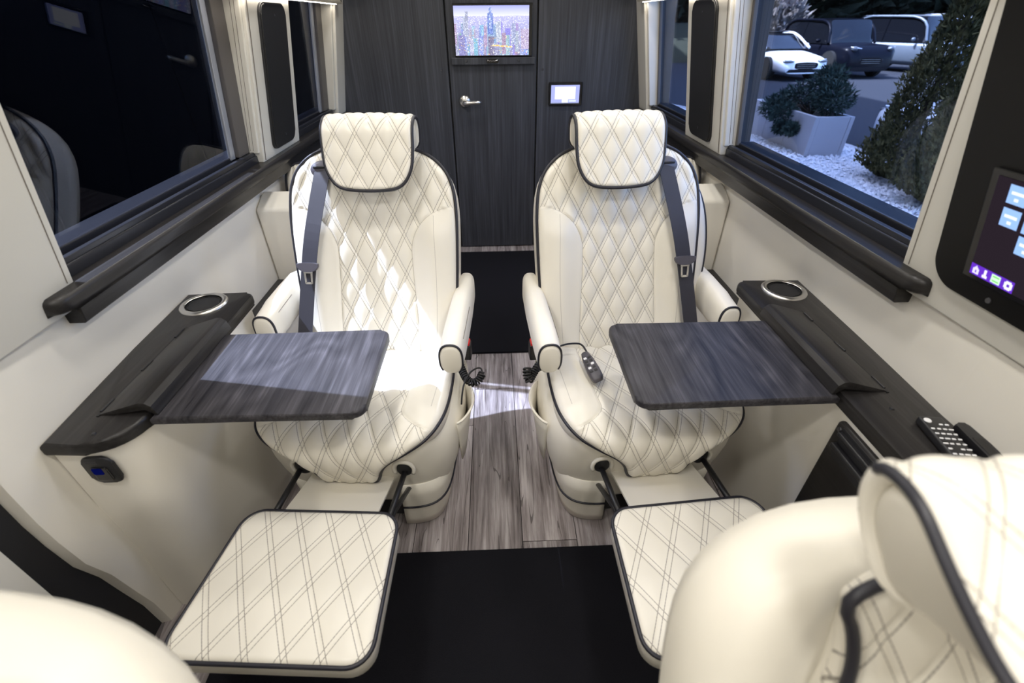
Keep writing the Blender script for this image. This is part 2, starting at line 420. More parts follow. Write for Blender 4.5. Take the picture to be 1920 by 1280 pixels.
# ---- floor of separate planks
floor = thing('floor', kind='structure'); tag(floor, 'grey brown wood plank vinyl floor between the seats', 'floor')
MB().box(-1.0, 1.0, -1.25, 3.1, -0.06, -0.006).build('subfloor', 'black_rubber', floor)
PW = 0.166; k0 = -0.113
ends = {-1: [-1.2, -0.15, 0.35, 1.30, 2.1, 3.07], 0: [-1.2, -0.4, 0.6, 1.50, 2.45, 3.07], 1: [-1.2, -0.2, 0.79, 1.9, 2.7, 3.07]}
ends[-1] = [-1.2, -0.5, 0.35, 1.285, 2.2, 3.07]
for k in range(-5, 7):
    x0 = k0 + PW * k; x1 = x0 + PW
    x0, x1 = max(x0, -0.97), min(x1, 0.97)
    if x1 - x0 < 0.02: continue
    ys = ends.get(k) or [-1.2] + [(-0.5 + (k * 0.37) % 0.8) + 0.95 * j for j in range(4)] + [3.07]
    for a, b in zip(ys[:-1], ys[1:]):
        if b - a < 0.03: continue
        cx, cy = (x0 + x1) / 2, (a + b) / 2
        o = MB().box(-(x1 - x0) / 2 + .0010, (x1 - x0) / 2 - .0010, -(b - a) / 2 + .0010, (b - a) / 2 - .0010, -0.006, 0, 0.0008, 1).build('plank', 'grey_plank', floor)
        o.location = (cx, cy, 0)

# ---- carpets
def mat_rug(name, x0, x1, y0, y1, label):
    o = MB().prism(rrect(x0, x1, y0, y1, 0.01), 'z', 0.0005, 0.010, 0.003).build(name, 'black_carpet'); tag(o, label, 'carpet')
mat_rug('floor_carpet', -0.725, 0.725, -0.62, 0.762, 'black carpet on the floor under the raised footrests')
mat_rug('aisle_carpet', -0.30, 0.30, 1.755, 2.912, 'black carpet runner in the aisle before the dark door')

# ---- side walls
def side(s):
    nm = 'left' if s < 0 else 'right'
    wall = thing('wall_' + nm, kind='structure'); tag(wall, 'cream upholstered %s side wall of the van' % nm, 'wall')
    # lower panel follows the plan of the wall
    ys = [3.1, 1.25, 0.95, 0.64, 0.56] if s < 0 else [3.1, 1.25, 0.64, -1.2]
    pl = [(wlow(y), y) for y in ys] + [(1.0, ys[-1]), (1.0, 3.1)]
    if s > 0:
        MB().prism(pl, 'z', -0.05, 0.835).build('lower_panel', 'wall_leather', wall, mirror=s)
    else:
        # front edge waves towards the black door seal
        zs = [-0.05, 0.10, 0.19, 0.28, 0.36, 0.45, 0.52, 0.61, 0.72, 0.835]; yf = [0.60, 0.595, 0.583, 0.572, 0.552, 0.545, 0.543, 0.545, 0.55, 0.56]
        rings = []
        for z, yy in zip(zs, yf):
            b = 0.012 * math.exp(-((z - 0.30) / 0.12) ** 2)
            rings.append([(1.0, 3.1, z), (wlow(3.1), 3.1, z), (wlow(1.25), 1.25, z), (wlow(0.95), 0.95, z), (wlow(0.7) - b, 0.70, z), (wlow(0.62) - b, yy + 0.03, z), (wlow(0.6) + 0.006, yy + 0.006, z), (wlow(0.6) + 0.03, yy, z), (1.0, yy, z)])
        MB().loft(rings).build('lower_panel', 'wall_leather', wall, True, mirror=s, angle=40)
        MB().box(0.915, 1.0, 0.30, 0.60, -0.05, 0.83).build('door_seal', 'black_rubber', wall, mirror=s)
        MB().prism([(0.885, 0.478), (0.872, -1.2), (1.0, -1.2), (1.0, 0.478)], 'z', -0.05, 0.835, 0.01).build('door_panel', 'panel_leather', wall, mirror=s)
    # upper leaning panels
    def up(name, y0, y1, z0, z1, d0=0.0, thick=-0.001, mat='panel_leather', bev=0.004):
        return MB().hexa([(wx(z0) + d0, y0, z0), (glx(z0) + thick, y0, z0), (glx(z0) + thick, y1, z0), (wx(z0) + d0, y1, z0),
                   (wx(z1) + d0, y0, z1), (glx(z1) + thick, y0, z1), (glx(z1) + thick, y1, z1), (wx(z1) + d0, y1, z1)], bev).build(name, mat, wall, mirror=s)
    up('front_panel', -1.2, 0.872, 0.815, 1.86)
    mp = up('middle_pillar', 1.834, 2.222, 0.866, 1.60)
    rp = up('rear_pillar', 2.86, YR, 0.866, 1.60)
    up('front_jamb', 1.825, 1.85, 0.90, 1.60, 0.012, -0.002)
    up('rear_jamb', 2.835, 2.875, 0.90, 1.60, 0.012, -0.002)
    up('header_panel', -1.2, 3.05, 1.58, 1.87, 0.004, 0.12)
    MB().box(0.905, 1.0, -1.2, 3.1, 0.78, 0.86).build('belt_rail', 'black_rubber', wall, mirror=s)
    MB().hexa([(glx(.84) + .004, 1.87, .84), (1.0, 1.87, .84), (1.0, 2.18, .84), (glx(.84) + .004, 2.18, .84), (glx(1.6) + .004, 1.87, 1.6), (.92, 1.87, 1.6), (.92, 2.18, 1.6), (glx(1.6) + .004, 2.18, 1.6)]).build('outer_pillar', 'black_rubber', wall, mirror=s)
    MB().hexa([(glx(.84) + .004, 2.87, .84), (1.0, 2.87, .84), (1.0, 3.1, .84), (glx(.84) + .004, 3.1, .84), (glx(1.6) + .004, 2.87, 1.6), (.92, 2.87, 1.6), (.92, 3.1, 1.6), (glx(1.6) + .004, 3.1, 1.6)]).build('outer_pillar', 'black_rubber', wall, mirror=s)
    MB().hexa([(glx(.84) + .004, -1.25, .84), (1.0, -1.25, .84), (1.0, .82, .84), (glx(.84) + .004, .82, .84), (glx(1.6) + .004, -1.25, 1.6), (.92, -1.25, 1.6), (.92, .82, 1.6), (glx(1.6) + .004, .82, 1.6)]).build('outer_pillar', 'black_rubber', wall, mirror=s)
    # stitch seams near the panel edges
    for nm2, yy, par in (('front_seam', 0.855, wall), ('pillar_seam', 1.846, wall), ('pillar_seam', 1.85, wall)):
        MB().tube([(wx(z) - 0.0006, yy, z) for z in np.linspace(0.872, 1.55, 12)], 0.0009, 5).build(nm2, 'stitch_thread', wall, mirror=s)
    for xx in (0.030, 0.042):
        MB().tube([(wx(z) + xx, 1.8245, z) for z in np.linspace(0.91, 1.55, 12)], 0.0008, 5).build('jamb_seam', 'stitch_thread', wall, mirror=s)
    MB().tube([(wlow(y) - 0.002 if y > 0.6 or s > 0 else 0.886, y, 0.815) for y in np.linspace(0.0 if s > 0 else 0.56, 0.83, 12)], 0.002, 5).build('wall_seam', 'stitch_thread', wall, mirror=s)
    # ledge
    tr = thing('trim_1' if s < 0 else 'trim_2', kind='structure'); tag(tr, 'dark wood window ledge along the %s wall' % nm, 'ledge')
    MB().prism(rrect(0.842, 0.985, 0.785, 3.012, 0.03, 8, radii=(0, 0, 0.032, 0.03)), 'z', 0.832, 0.868, 0.013, 4).build('ledge_board', 'dark_wood_long', tr, True, mirror=s, angle=35)
    MB().prism([(0.858, 0.834), (0.863, 0.79), (0.868, 0.786), (0.95, 0.786), (0.95, 0.834)], 'y', 0.84, 3.012, 0.002).build('fascia', 'dark_wood_long', tr, mirror=s)
    # windows
    for wi, (y0, y1) in enumerate(((0.865, 1.828), (2.215, 2.84))):
        num = (1, 2, 3, 4)[wi + (0 if s < 0 else 2)]
        w = thing('window_%d' % num, kind='structure'); tag(w, 'tinted %s window in the %s wall' % (('large front', 'narrow rear')[wi], nm), 'window')
        GX = 0.930
        def gl(z): return GX - 0.144 * (z - 0.90)
        def slab(name, ya, yb, da, db, z0, z1, mat, bev=0.0):
            MB().hexa([(gl(z0) + da, ya, z0), (gl(z0) + db, ya, z0), (gl(z0) + db, yb, z0), (gl(z0) + da, yb, z0), (gl(z1) + da, ya, z1), (gl(z1) + db, ya, z1), (gl(z1) + db, yb, z1), (gl(z1) + da, yb, z1)], bev).build(name, mat, w, mirror=s)
        slab('pane', y0 - .03, y1 + .03, 0.0, 0.004, .88, 1.62, 'tinted_glass')
        # stepped black track
        MB().box(0.888, 0.925, y0 - .01, y1 + .005, 0.866, 0.893, 0.003).build('lower_track', 'dark_track', w, mirror=s)
        MB().box(0.893, 0.908, y0 - .01, y1 + .005, 0.892, 0.905, 0.002).build('track_rail', 'dark_track', w, mirror=s)
        MB().box(0.922, 0.99, y0 - .01, y1 + .005, 0.866, 0.915, 0.003).build('upper_track', 'dark_track', w, mirror=s)
        def post(name, ya, yb, xa, xb, mat):
            slab(name, ya, yb, xa - GX, xb - GX, .905, 1.6, mat, 0.002)
        if s < 0:
            post('frame_post', y1 - 0.085, y1 - 0.004, 0.908, 0.929, 'window_frame_grey')
            post('frame_post', y1 - 0.125, y1 - 0.095, 0.918, 0.929, 'bright_strip')
        else:
            post('frame_post', y1 - 0.02, y1 - 0.004, 0.915, 0.929, 'window_frame_grey')
        post('frame_post', y0 - 0.03, y0 - 0.003, 0.915, 0.929, 'window_frame_grey')
        slab('frame_rail', y0, y1, -0.015, -0.001, 1.56, 1.62, 'window_frame_grey')
    # speaker on the middle pillar
    sp = thing('pillar_speaker', 'tall black rounded speaker panel on the %s pillar' % nm, 'speaker', (s * 0.87, 2.03, 0.9))
    ya, yb = 1.925, 2.145
    pr = rrect(ya, yb, 0.895, 1.352, 0.03, 8)
    def lean(b, d0, d1, pts, nm3, mt, par, bev):
        m = MB(); A = [m.bm.verts.new((wx(z) - d1, y, z)) for y, z in pts]; B = [m.bm.verts.new((wx(z) - d0, y, z)) for y, z in pts]
        m.bm.faces.new(A); m.bm.faces.new(B[::-1]); n = len(pts); es = []
        for i in range(n): m.bm.faces.new((A[i], B[i], B[(i + 1) % n], A[(i + 1) % n]))
        m.bm.edges.ensure_lookup_table(); es = [e for e in m.bm.edges if e.verts[0] in A and e.verts[1] in A]
        bmesh.ops.bevel(m.bm, geom=es, offset=bev, segments=2, profile=0.5, affect='EDGES')
        return m.build(nm3, mt, par, mirror=s)
    lean(0, 0.0, 0.013, pr, 'speaker_panel', 'speaker_cloth', sp, 0.004)
    lean(0, 0.0, 0.009, rrect(ya - .004, yb + .004, .891, 1.356, .034, 8), 'speaker_rim', 'black_plastic', sp, 0.002)
    for zz in (0.93, 1.32):
        MB().cyl((wx(zz) - 0.012, (ya + yb) / 2, zz), (wx(zz) - 0.0145, (ya + yb) / 2, zz), 0.004, sides=12).build('screw', 'screw_metal', sp, mirror=s)
    # soffit with light strip
    so = thing('trim_3' if s < 0 else 'trim_4', kind='structure'); tag(so, 'padded soffit box above the %s windows' % nm, 'soffit')
    MB().prism([(0.748, 1.372), (0.745, 1.38), (0.735, 1.55), (0.75, 1.60), (0.84, 1.60), (0.84, 1.47), (0.788, 1.47), (0.788, 1.372)], 'y', 0.2, 2.885, 0.002).build('soffit_box', 'soffit_cloth', so, mirror=s)
    MB().cyl((0.7445, 2.862, 1.385), (0.742, 2.862, 1.385), 0.005, sides=12).build('soffit_screw', 'button_black', so, mirror=s)
    MB().box(0.768, 0.776, 0.3, 2.86, 1.369, 1.373).build('light_lens', 'led_lens', so, mirror=s)
    ld = bpy.data.lights.new('soffit_light', 'AREA'); ld.shape = 'RECTANGLE'; ld.size = 0.02; ld.size_y = 2.5; ld.energy = 1.2; ld.color = (1.0, 0.90, 0.76)
    lo = bpy.data.objects.new('soffit_light', ld); COL.objects.link(lo); lo.location = (s * 0.775, 1.6, 1.366)
side(-1); side(1)

# ---- rear partition, door
wr = thing('wall_rear', kind='structure'); tag(wr, 'dark wood grain partition wall at the rear', 'wall')
MB().box(-1.0, -0.252, YR, YR + 0.03, 0.0, 1.87, 0.002).build('panel', 'dark_wood_wall', wr)
MB().box(0.256, 1.0, YR, YR + 0.03, 0.0, 1.87, 0.002).build('panel', 'dark_wood_wall', wr)
MB().box(-0.252, 0.256, YR + 0.022, YR + 0.06, 0.0, 1.87).build('door_gap', 'black_rubber', wr)
for x, z in ((-0.289, 1.069), (0.286, 1.069), (-0.289, 0.5), (0.286, 0.5)):
    MB().cyl((x, YR, z), (x, YR - 0.003, z), 0.006, 0.004, 12).build('screw', 'screw_metal', wr)
dr = thing('door_1', kind='structure'); tag(dr, 'dark wood rear door with a chrome lever', 'door')
MB().box(-0.243, 0.247, YR - 0.002, YR + 0.026, 0.008, 1.80, 0.002).build('door_leaf', 'dark_wood_wall', dr)
h = MB().lathe([(0.0, -0.014), (0.012, -0.014), (0.026, -0.010), (0.032, -0.004), (0.032, 0.0), (0.0, 0.0)], (-0.168, YR - 0.002, 0.912), 32, 'y').build('rosette', 'satin_metal', dr, True)
m = MB(); m.cyl((-0.168, YR - 0.014, 0.908), (-0.168, YR - 0.05, 0.908), 0.011, sides=20)
m.tube([(-0.172, YR - 0.048, 0.908), (-0.150, YR - 0.052, 0.908), (-0.115, YR - 0.052, 0.910), (-0.085, YR - 0.050, 0.911), (-0.072, YR - 0.044, 0.911)], [0.013, 0.012, 0.011, 0.010, 0.006], 14)
m.build('lever', 'satin_metal', dr, True)

# ---- ceiling and the shell around the camera
ce = thing('ceiling', kind='structure'); tag(ce, 'cream cloth ceiling of the van', 'ceiling')
m = MB(); xs = np.linspace(-1.0, 1.0, 21); m.loft([[(x, y, 1.87 - 0.10 * (abs(x) / 1.0) ** 4) for x in xs] + [(1.0, y, 1.95), (-1.0, y, 1.95)] for y in (-1.25, 3.1)])
m.build('headliner', 'ceiling_cloth', ce, True, angle=40)
for i, (x, y) in enumerate(((-0.42, -0.70), (0.42, -0.70), (-0.42, 0.15), (0.42, 0.15), (-0.42, 0.95), (0.42, 0.95), (-0.42, 1.75), (0.42, 1.75), (-0.42, 2.55), (0.42, 2.55))):
    t_ = thing('ceiling_downlight', ('round ceiling downlight near the added partition on the left', 'round ceiling downlight near the added partition on the right', 'round ceiling downlight over the front seat on the left', 'round ceiling downlight over the front seat on the right', 'round ceiling downlight over the left table', 'round ceiling downlight over the right table', 'round ceiling downlight over the left captain seat', 'round ceiling downlight over the right captain seat', 'round ceiling downlight beside the door on the left', 'round ceiling downlight beside the door on the right')[i], 'lamp', (x, y, 1.855), group='ceiling downlights')
    MB().lathe([(0.0, 1.862), (0.045, 1.862), (0.062, 1.858), (0.066, 1.868), (0.066, 1.872)], (x, y, 0), 28).build('rim', 'satin_metal', t_, True)
    MB().lathe([(0.0, 1.8605), (0.044, 1.8605)], (x, y, 0), 28).build('lens', 'downlight_lens', t_)
    ld = bpy.data.lights.new('downlight', 'AREA'); ld.shape = 'DISK'; ld.size = 0.16; ld.energy = {-0.7: 4.4, 0.15: 3.2, 0.95: 2.7, 1.75: 2.7, 2.55: 2.4}[y]; ld.color = (1.0, 0.965, 0.91); ld.spread = math.radians(165)
    lo = bpy.data.objects.new('downlight', ld); COL.objects.link(lo); lo.location = (x, y, 1.850)
# front end: unseen partition added to keep sky light out of the interior
wf = thing('wall_front', kind='structure'); tag(wf, 'unseen cream partition added behind the viewer to shut out sky light', 'wall')
MB().box(-1.0, 1.0, -1.30, -1.25, -0.05, 1.90).build('added_bulkhead', 'panel_leather', wf)
# ================================================================ captain seats
DXY = (0.061, 0.118)
CUSH = Spine([(-0.400, 0.283), (-0.413, 0.34), (-0.415, 0.40), (-0.398, 0.440), (-0.35, 0.462), (-0.26, 0.455), (-0.1, 0.440), (0.05, 0.428)])
BACK = Spine([(-0.005, 0.415), (0.035, 0.52), (0.075, 0.65), (0.125, 0.80), (0.175, 0.92), (0.215, 1.015)])
HEAD = Spine([(0.085, 0.915), (0.105, 0.955), (0.132, 1.025), (0.150, 1.075), (0.200, 1.098), (0.250, 1.065), (0.252, 1.01), (0.240, 0.965)])
def half(pts): return [(x, s) for x, s in pts] + [(-x, s) for x, s in pts[::-1]]
def mirror_outline(right): return [(x, s) for x, s in right] + [(-x, s) for x, s in right[::-1]]
C_OUT = chaikin(mirror_outline([(0.066, 0.0), (0.080, 0.03), (0.089, 0.065), (0.113, 0.10), (0.165, 0.135), (0.216, 0.175), (0.242, 0.225), (0.252, 0.30), (0.248, 0.42), (0.238, 0.51), (0.19, CUSH.L - 0.002)]), 3)
B_OUT = chaikin(mirror_outline([(0.19, 0.004), (0.226, 0.012), (0.240, 0.12), (0.247, 0.25), (0.250, 0.38), (0.249, 0.46), (0.240, 0.525), (0.215, 0.575), (0.165, 0.615), (0.09, BACK.L - 0.004)]), 3)
H_OUT = chaikin(mirror_outline([(0.045, 0.004), (0.092, 0.014), (0.118, 0.055), (0.124, 0.10), (0.124, 0.16), (0.124, 0.22), (0.124, 0.27), (0.118, HEAD.L - 0.004)]), 3)
B_OUT_N = chaikin(mirror_outline([(0.19, 0.004), (0.215, 0.012), (0.225, 0.12), (0.22, 0.25), (0.205, 0.34), (0.182, 0.41), (0.158, 0.47), (0.144, 0.52), (0.148, 0.57), (0.165, 0.60), (0.09, BACK.L - 0.004)]), 3)
def q_cush(x, s):
    a = np.abs(x); qb = np.where(s < 0.19, 0.30, 0.135 + np.where(s < 0.27, 0.12 * (1 - np.sqrt(np.clip(1 - ((0.27 - s) / 0.08) ** 2, 0, 1))), 0.0)); return np.clip(qb - a, -.05, .05)
def q_back(x, s):
    a = np.abs(x); u = np.clip((s - 0.33) / 0.135, 0, 1); qb = 0.118 + 0.006 * np.cos(s * 9) + 0.135 * (1 - np.sqrt(np.clip(1 - u ** 2, 0, 1))); qb = np.where(s > 0.464, 0.30, qb); return np.clip(qb - a, -.05, .05)
def b_bolster(x, s, e):
    a = np.abs(x); env = np.clip((0.47 - s) / 0.10, 0, 1) * np.clip(s / 0.05, 0, 1); env = env * env * (3 - 2 * env)
    return 0.022 * env * np.exp(-((a - 0.185) / 0.045) ** 2) - 0.010 * np.exp(-((s - 0.30) / 0.2) ** 2) * np.exp(-(a / 0.12) ** 2)
def c_bolster(x, s, e):
    a = np.abs(x); env = np.clip((s - 0.17) / 0.10, 0, 1); env = env * env * (3 - 2 * env)
    return 0.020 * env * np.exp(-((a - 0.195) / 0.05) ** 2) + 0.012 * np.exp(-((s - 0.13) / 0.08) ** 2)
def sring(z, y0, y1, hw, ex=4.0, n=64, x0=0.0):
    out = []; cy, hy = (y0 + y1) / 2, (y1 - y0) / 2
    for k in range(n):
        a = 2 * PI * k / n; c, s = math.cos(a), math.sin(a)
        out.append((x0 + hw * math.copysign(abs(c) ** (2 / ex), c), cy + hy * math.copysign(abs(s) ** (2 / ex), s), z))
    return out
def make_seat(name, label, loc, rot, s, foot=True, belt=True, arms=(1, -1), group='cream captain seats', slim=1.0):
    R = thing(name, label, 'seat', loc, rot, group, local=True)
    Q = 'quilted_leather'
    # cushion
    cu = pad('seat_cushion', Q, R, C_OUT, 120, CUSH.map, 0.05, 0.018, 0.004, DXY, 0.0055, q_cush, lambda x, q: np.where(q > 0.26, np.abs(x) - 0.215, 1.0), c_bolster, s, (0, 0.02))
    piping(cu, C_OUT, CUSH.map, -0.007, 0.0046, s, 200)
    # plain upholstered body below
    rings = [sring(0.115, -0.325, 0.10, 0.215), sring(0.15, -0.345, 0.105, 0.235), sring(0.19, -0.350, 0.115, 0.252), sring(0.25, -0.364, 0.12, 0.268), sring(0.31, -0.374, 0.125, 0.276),
             sring(0.36, -0.377, 0.125, 0.276), sring(0.395, -0.370, 0.12, 0.268), sring(0.418, -0.35, 0.11, 0.252), sring(0.425, -0.32, 0.09, 0.22)]
    sb = MB().loft(rings).build('seat_body', 'cream_leather', R, True, mirror=s)
    # base skirt: a U open at the front for the footrest linkage
    m = MB(); prof = []
    for (z, y0, y1, hw) in ((0.008, -0.335, 0.09, 0.215), (0.05, -0.345, 0.10, 0.222), (0.11, -0.352, 0.105, 0.232), (0.17, -0.358, 0.11, 0.240), (0.225, -0.36, 0.11, 0.242)):
        rg = [p for p in sring(z, y0, y1, hw, 5.0, 96)]; k = max(range(96), key=lambda i: -p_key(rg[i]))
        rg = rg[k:] + rg[:k]; rg = [p for p in rg if not (abs(p[0]) < 0.095 and p[1] < -0.2)]
        prof.append(rg)
    nmin = min(len(r) for r in prof); prof = [resample(r, 90, False).tolist() for r in prof]
    m.loft(prof, cap=False, closed=False)
    sk = m.build('base_skirt', 'cream_leather', R, True, mirror=s)
    md = sk.modifiers.new('thick', 'SOLIDIFY'); md.thickness = 0.012; md.offset = -1
    pts = [(p[0] * s, p[1], 0.118 + 0.0 * p[1]) for p in (np.asarray(prof[2]) * np.array([1.012, 1.006, 1])).tolist()]
    MB().tube(pts, 0.0036, 6).build('piping', 'black_piping', sk, True)
    MB().box(-0.19, 0.19, -0.30, 0.05, 0.002, 0.20, 0.01).build('seat_pedestal', 'black_plastic', R, mirror=s)
    # linkage holes
    for xx in (-0.138, 0.138):
        MB().sphere((xx * s, -0.364, 0.315), 1.0, 3, (0.024, 0.017, 0.030)).build('linkage_hole', 'black_rubber', R, True)
        MB().tube([(xx * s + 0.027 * math.cos(a), -0.378 + 0.004 * abs(math.cos(a)), 0.318 + 0.032 * math.sin(a)) for a in np.linspace(-0.5, PI + 0.5, 20)], 0.0055, 8).build('hole_rim', 'cream_leather', R, True)
    if slim != 1.0:
        for o in R.children: o.scale = (slim, slim, 1.0); o.location.y += 0.05 * (1 - slim)
    # backrest
    BO = B_OUT if slim == 1.0 else B_OUT_N
    bk = pad('backrest', Q, R, BO, 130, BACK.map, 0.075, 0.022, 0.0, DXY, 0.0060, q_back, lambda x, q: np.where(q < 0.44, np.abs(x) - 0.178 - 0.01 * np.sin(q * 6), 1.0), b_bolster, s, (0, 0.03))
    piping(bk, BO, BACK.map, -0.010 if slim == 1.0 else 0.000, 0.0046 if slim == 1.0 else 0.0056, s, 170)
    wd = 1.0 if slim == 1.0 else 1.20
    sub = resample(B_OUT, 60); rgs = []
    for k, k2, hh in ((0.66, 0.92, -0.030), (0.84, 0.965, -0.012), (1.0, 0.993, -0.020), (1.09, 1.0, -0.045), (1.12, 1.0, -0.075), (1.08, 0.99, -0.105), (0.96, 0.93, -0.128), (0.5, 0.5, -0.135)) if wd > 1 else ((0.97, 0.985, -0.06), (0.998, 0.995, -0.085), (0.985, 0.98, -0.115), (0.90, 0.92, -0.138), (0.5, 0.5, -0.145)):
        rgs.append(BACK.map(np.array([p[0] * k for p in sub]), np.array([0.315 + (p[1] - 0.315) * k2 for p in sub]), np.full(len(sub), hh)).tolist())
    MB().loft(rgs).build('back_shell', 'cream_leather', R, True, mirror=s)
    # headrest
    off = -0.022
    hm = lambda x, q, hh: HEAD.map(x, q, hh) + np.array([off, 0, 0])
    hd = pad('headrest', Q, R, H_OUT, 90, hm, 0.016, 0.010, 0.004, (0.058, 0.100), 0.0045, None, None, None, s, (0, 0.0))
    if slim == 1.0: piping(hd, H_OUT, hm, -0.006, 0.0048, s, 130)
    else:
        HO = resample(H_OUT, 300); i0 = int(np.argmax(HO[:, 1])); HO = np.roll(HO, -i0, 0); HO = HO[HO[:, 1] < 0.222]
        piping(hd, HO, hm, -0.006, 0.0048, s, 110, False)
    prof = HEAD.P[::3] + HEAD.nrm(HEAD.d[::3]) * -0.011
    HO = resample(H_OUT, 400); hks = [max(0.3, min(1.0, float(np.max(np.abs(HO[np.abs(HO[:, 1] - max(d_, 0.008)) < 0.008, 0]), initial=0.03)) / 0.126)) for d_ in HEAD.d[::3]]
    rings = []
    for xx, kk in ((-0.121, 0.72), (-0.119, 0.88), (-0.108, 0.98), (0.0, 1.0), (0.108, 0.98), (0.119, 0.88), (0.121, 0.72)):
        cc = prof.mean(0); rings.append([(xx * hk + off, *(cc + (p - cc) * kk)) for p, hk in zip(prof, hks)])
    MB().loft(rings).build('headrest_core', 'cream_leather', hd, True, mirror=s)
    for xx in (-0.05, 0.05):
        MB().cyl(((xx + off) * s, 0.215, 0.93), ((xx + off) * s, 0.225, 1.03), 0.006, sides=10).build('headrest_post', 'black_plastic', R, True)
    if slim != 1.0:
        for o in R.children:
            if o.name.split('.')[0] in ('backrest', 'back_shell'): o.scale = (0.97, 1.0, 0.935)
            if o.name.split('.')[0] == 'headrest':
                o.matrix_basis = Matrix.Translation((-0.016 * s, 0.215, 1.016)) @ Matrix.Rotation(math.radians(-52), 4, 'X') @ Matrix.Diagonal((1.0, 0.72, 1.0, 1.0)) @ Matrix.Translation((0, -0.20, -1.06))
            if o.name.split('.')[0] == 'headrest_post': o.scale = (1.0, 1.0, 0.95)
    # armrests
    for side_ in arms:
        xo = 0.300 if side_ > 0 else -0.262
        y0, y1 = (-0.09, 0.20) if side_ > 0 else (-0.215, 0.20)
        a = pad_arm(R, xo * s, y0, y1, s)
    # buckle beside the inner armrest
    bu = MB().box(-0.012, 0.012, -0.02, 0.02, 0.0, 0.055, 0.004); o = bu.build('buckle', 'black_plastic', R); o.location = (-0.275 * s, 0.0, 0.415)
    rb = MB().box(-0.009, 0.009, -0.016, 0.014, 0.053, 0.064, 0.002).build('release_button', 'red_plastic', o)
    if arms:
        # storage pouch on the inner side
        po = []
        for z, d, y0, y1 in ((0.20, 0.006, -0.235, -0.125), (0.27, 0.016, -0.25, -0.105), (0.34, 0.026, -0.262, -0.09), (0.385, 0.036, -0.268, -0.085)):
            po.append([(-0.272 - d * math.sin(PI * k / 20) ** 0.7, y0 + (y1 - y0) * k / 20, z) for k in range(21)])
        m = MB(); m.loft(po, cap=False, closed=False); pk = m.build('storage_pouch', 'cream_leather', R, True, mirror=s); md = pk.modifiers.new('thick', 'SOLIDIFY'); md.thickness = 0.004
        MB().tube([(x * s, y, z) for x, y, z in po[-1]], 0.0035, 6).build('pouch_hem', 'cream_leather', pk, True)
    if belt:
        # shoulder belt: guide plate, webbing, tongue
        gp = np.array([0.128, 0.0, 0.0]); zc = 0.565
        gx, gy, gz = BACK.map(np.array([0.135]), np.array([zc]), np.array([0.006]))[0]
        nv = BACK.nrm(np.array([zc]))[0]
        el = MB(); rg = []
        for hh, k in ((-0.02, 1.0), (0.004, 1.0), (0.010, 0.86), (0.010, 0.02)):
            rg.append(BACK.map(0.130 + k * 0.040 * np.cos(np.linspace(0, 2 * PI, 33)[:-1]), zc + k * 0.026 * np.sin(np.linspace(0, 2 * PI, 33)[:-1]), np.full(32, hh + 0.004)).tolist())
        g = el.loft(rg).build('belt_guide', 'handset_grey', R, True, mirror=s)
        MB().tube([(x * s, y, z) for x, y, z in BACK.map(np.linspace(0.102, 0.158, 6), np.full(6, zc + 0.006), np.full(6, 0.015)).tolist()], 0.0035, 6).build('belt_slot', 'black_rubber', g, True)
        path = [(0.132, zc + 0.003, 0.012), (0.137, zc - 0.03, 0.020), (0.150, 0.47, 0.030), (0.168, 0.38, 0.044), (0.186, 0.29, 0.046), (0.203, 0.20, 0.046), (0.220, 0.11, 0.044), (0.235, 0.03, 0.040)]
        P = [BACK.map(np.array([a]), np.array([b]), np.array([c]))[0] for a, b, c in path]
        P = chaikin(np.array(P), 2, False); fr = []
        for i in range(len(P)):
            d = Vector(P[min(i + 1, len(P) - 1)] - P[max(i - 1, 0)]).normalized(); nn = Vector((0.10, -0.94, 0.33)); wv = d.cross(nn); fr.append((wv, nn))
        st = MB().ribbon([tuple(p) for p in P], fr, 0.046, 0.0022).build('belt_webbing', 'belt_webbing', R, mirror=s)
        tp = BACK.map(np.array([0.186]), np.array([0.292]), np.array([0.050]))[0]
        T = Matrix.Translation(Vector((tp[0] * s, tp[1], tp[2]))) @ Matrix.Rotation(math.radians(-20), 4, 'X')
        tg = MB().prism(chaikin([(-0.034, 0.006), (-0.030, 0.013), (0.030, 0.013), (0.034, 0.006), (0.028, -0.008), (0.012, -0.014), (-0.012, -0.014), (-0.028, -0.008)], 2).tolist(), 'y', -0.006, 0.003, 0.002).build('belt_tongue', 'handset_grey', R)
        tg.matrix_basis = T
        mm = MB(); fr_ = [(-0.0135, -0.012), (0.0135, -0.012), (0.0115, -0.046), (0.009, -0.050), (-0.009, -0.050), (-0.0115, -0.046)]
        mm.prism([(-0.0135, -0.008), (-0.0135, -0.018), (0.0135, -0.018), (0.0135, -0.008)], 'y', -0.004, -0.0015)
        mm.prism([(-0.013, -0.017), (-0.0115, -0.048), (-0.006, -0.048), (-0.007, -0.017)], 'y', -0.004, -0.0015)
        mm.prism([(0.013, -0.017), (0.0115, -0.048), (0.006, -0.048), (0.007, -0.017)], 'y', -0.004, -0.0015)
        mm.prism([(-0.0115, -0.044), (-0.009, -0.050), (0.009, -0.050), (0.0115, -0.044)], 'y', -0.004, -0.0015)
        mm.build('latch_plate', 'chrome', tg)
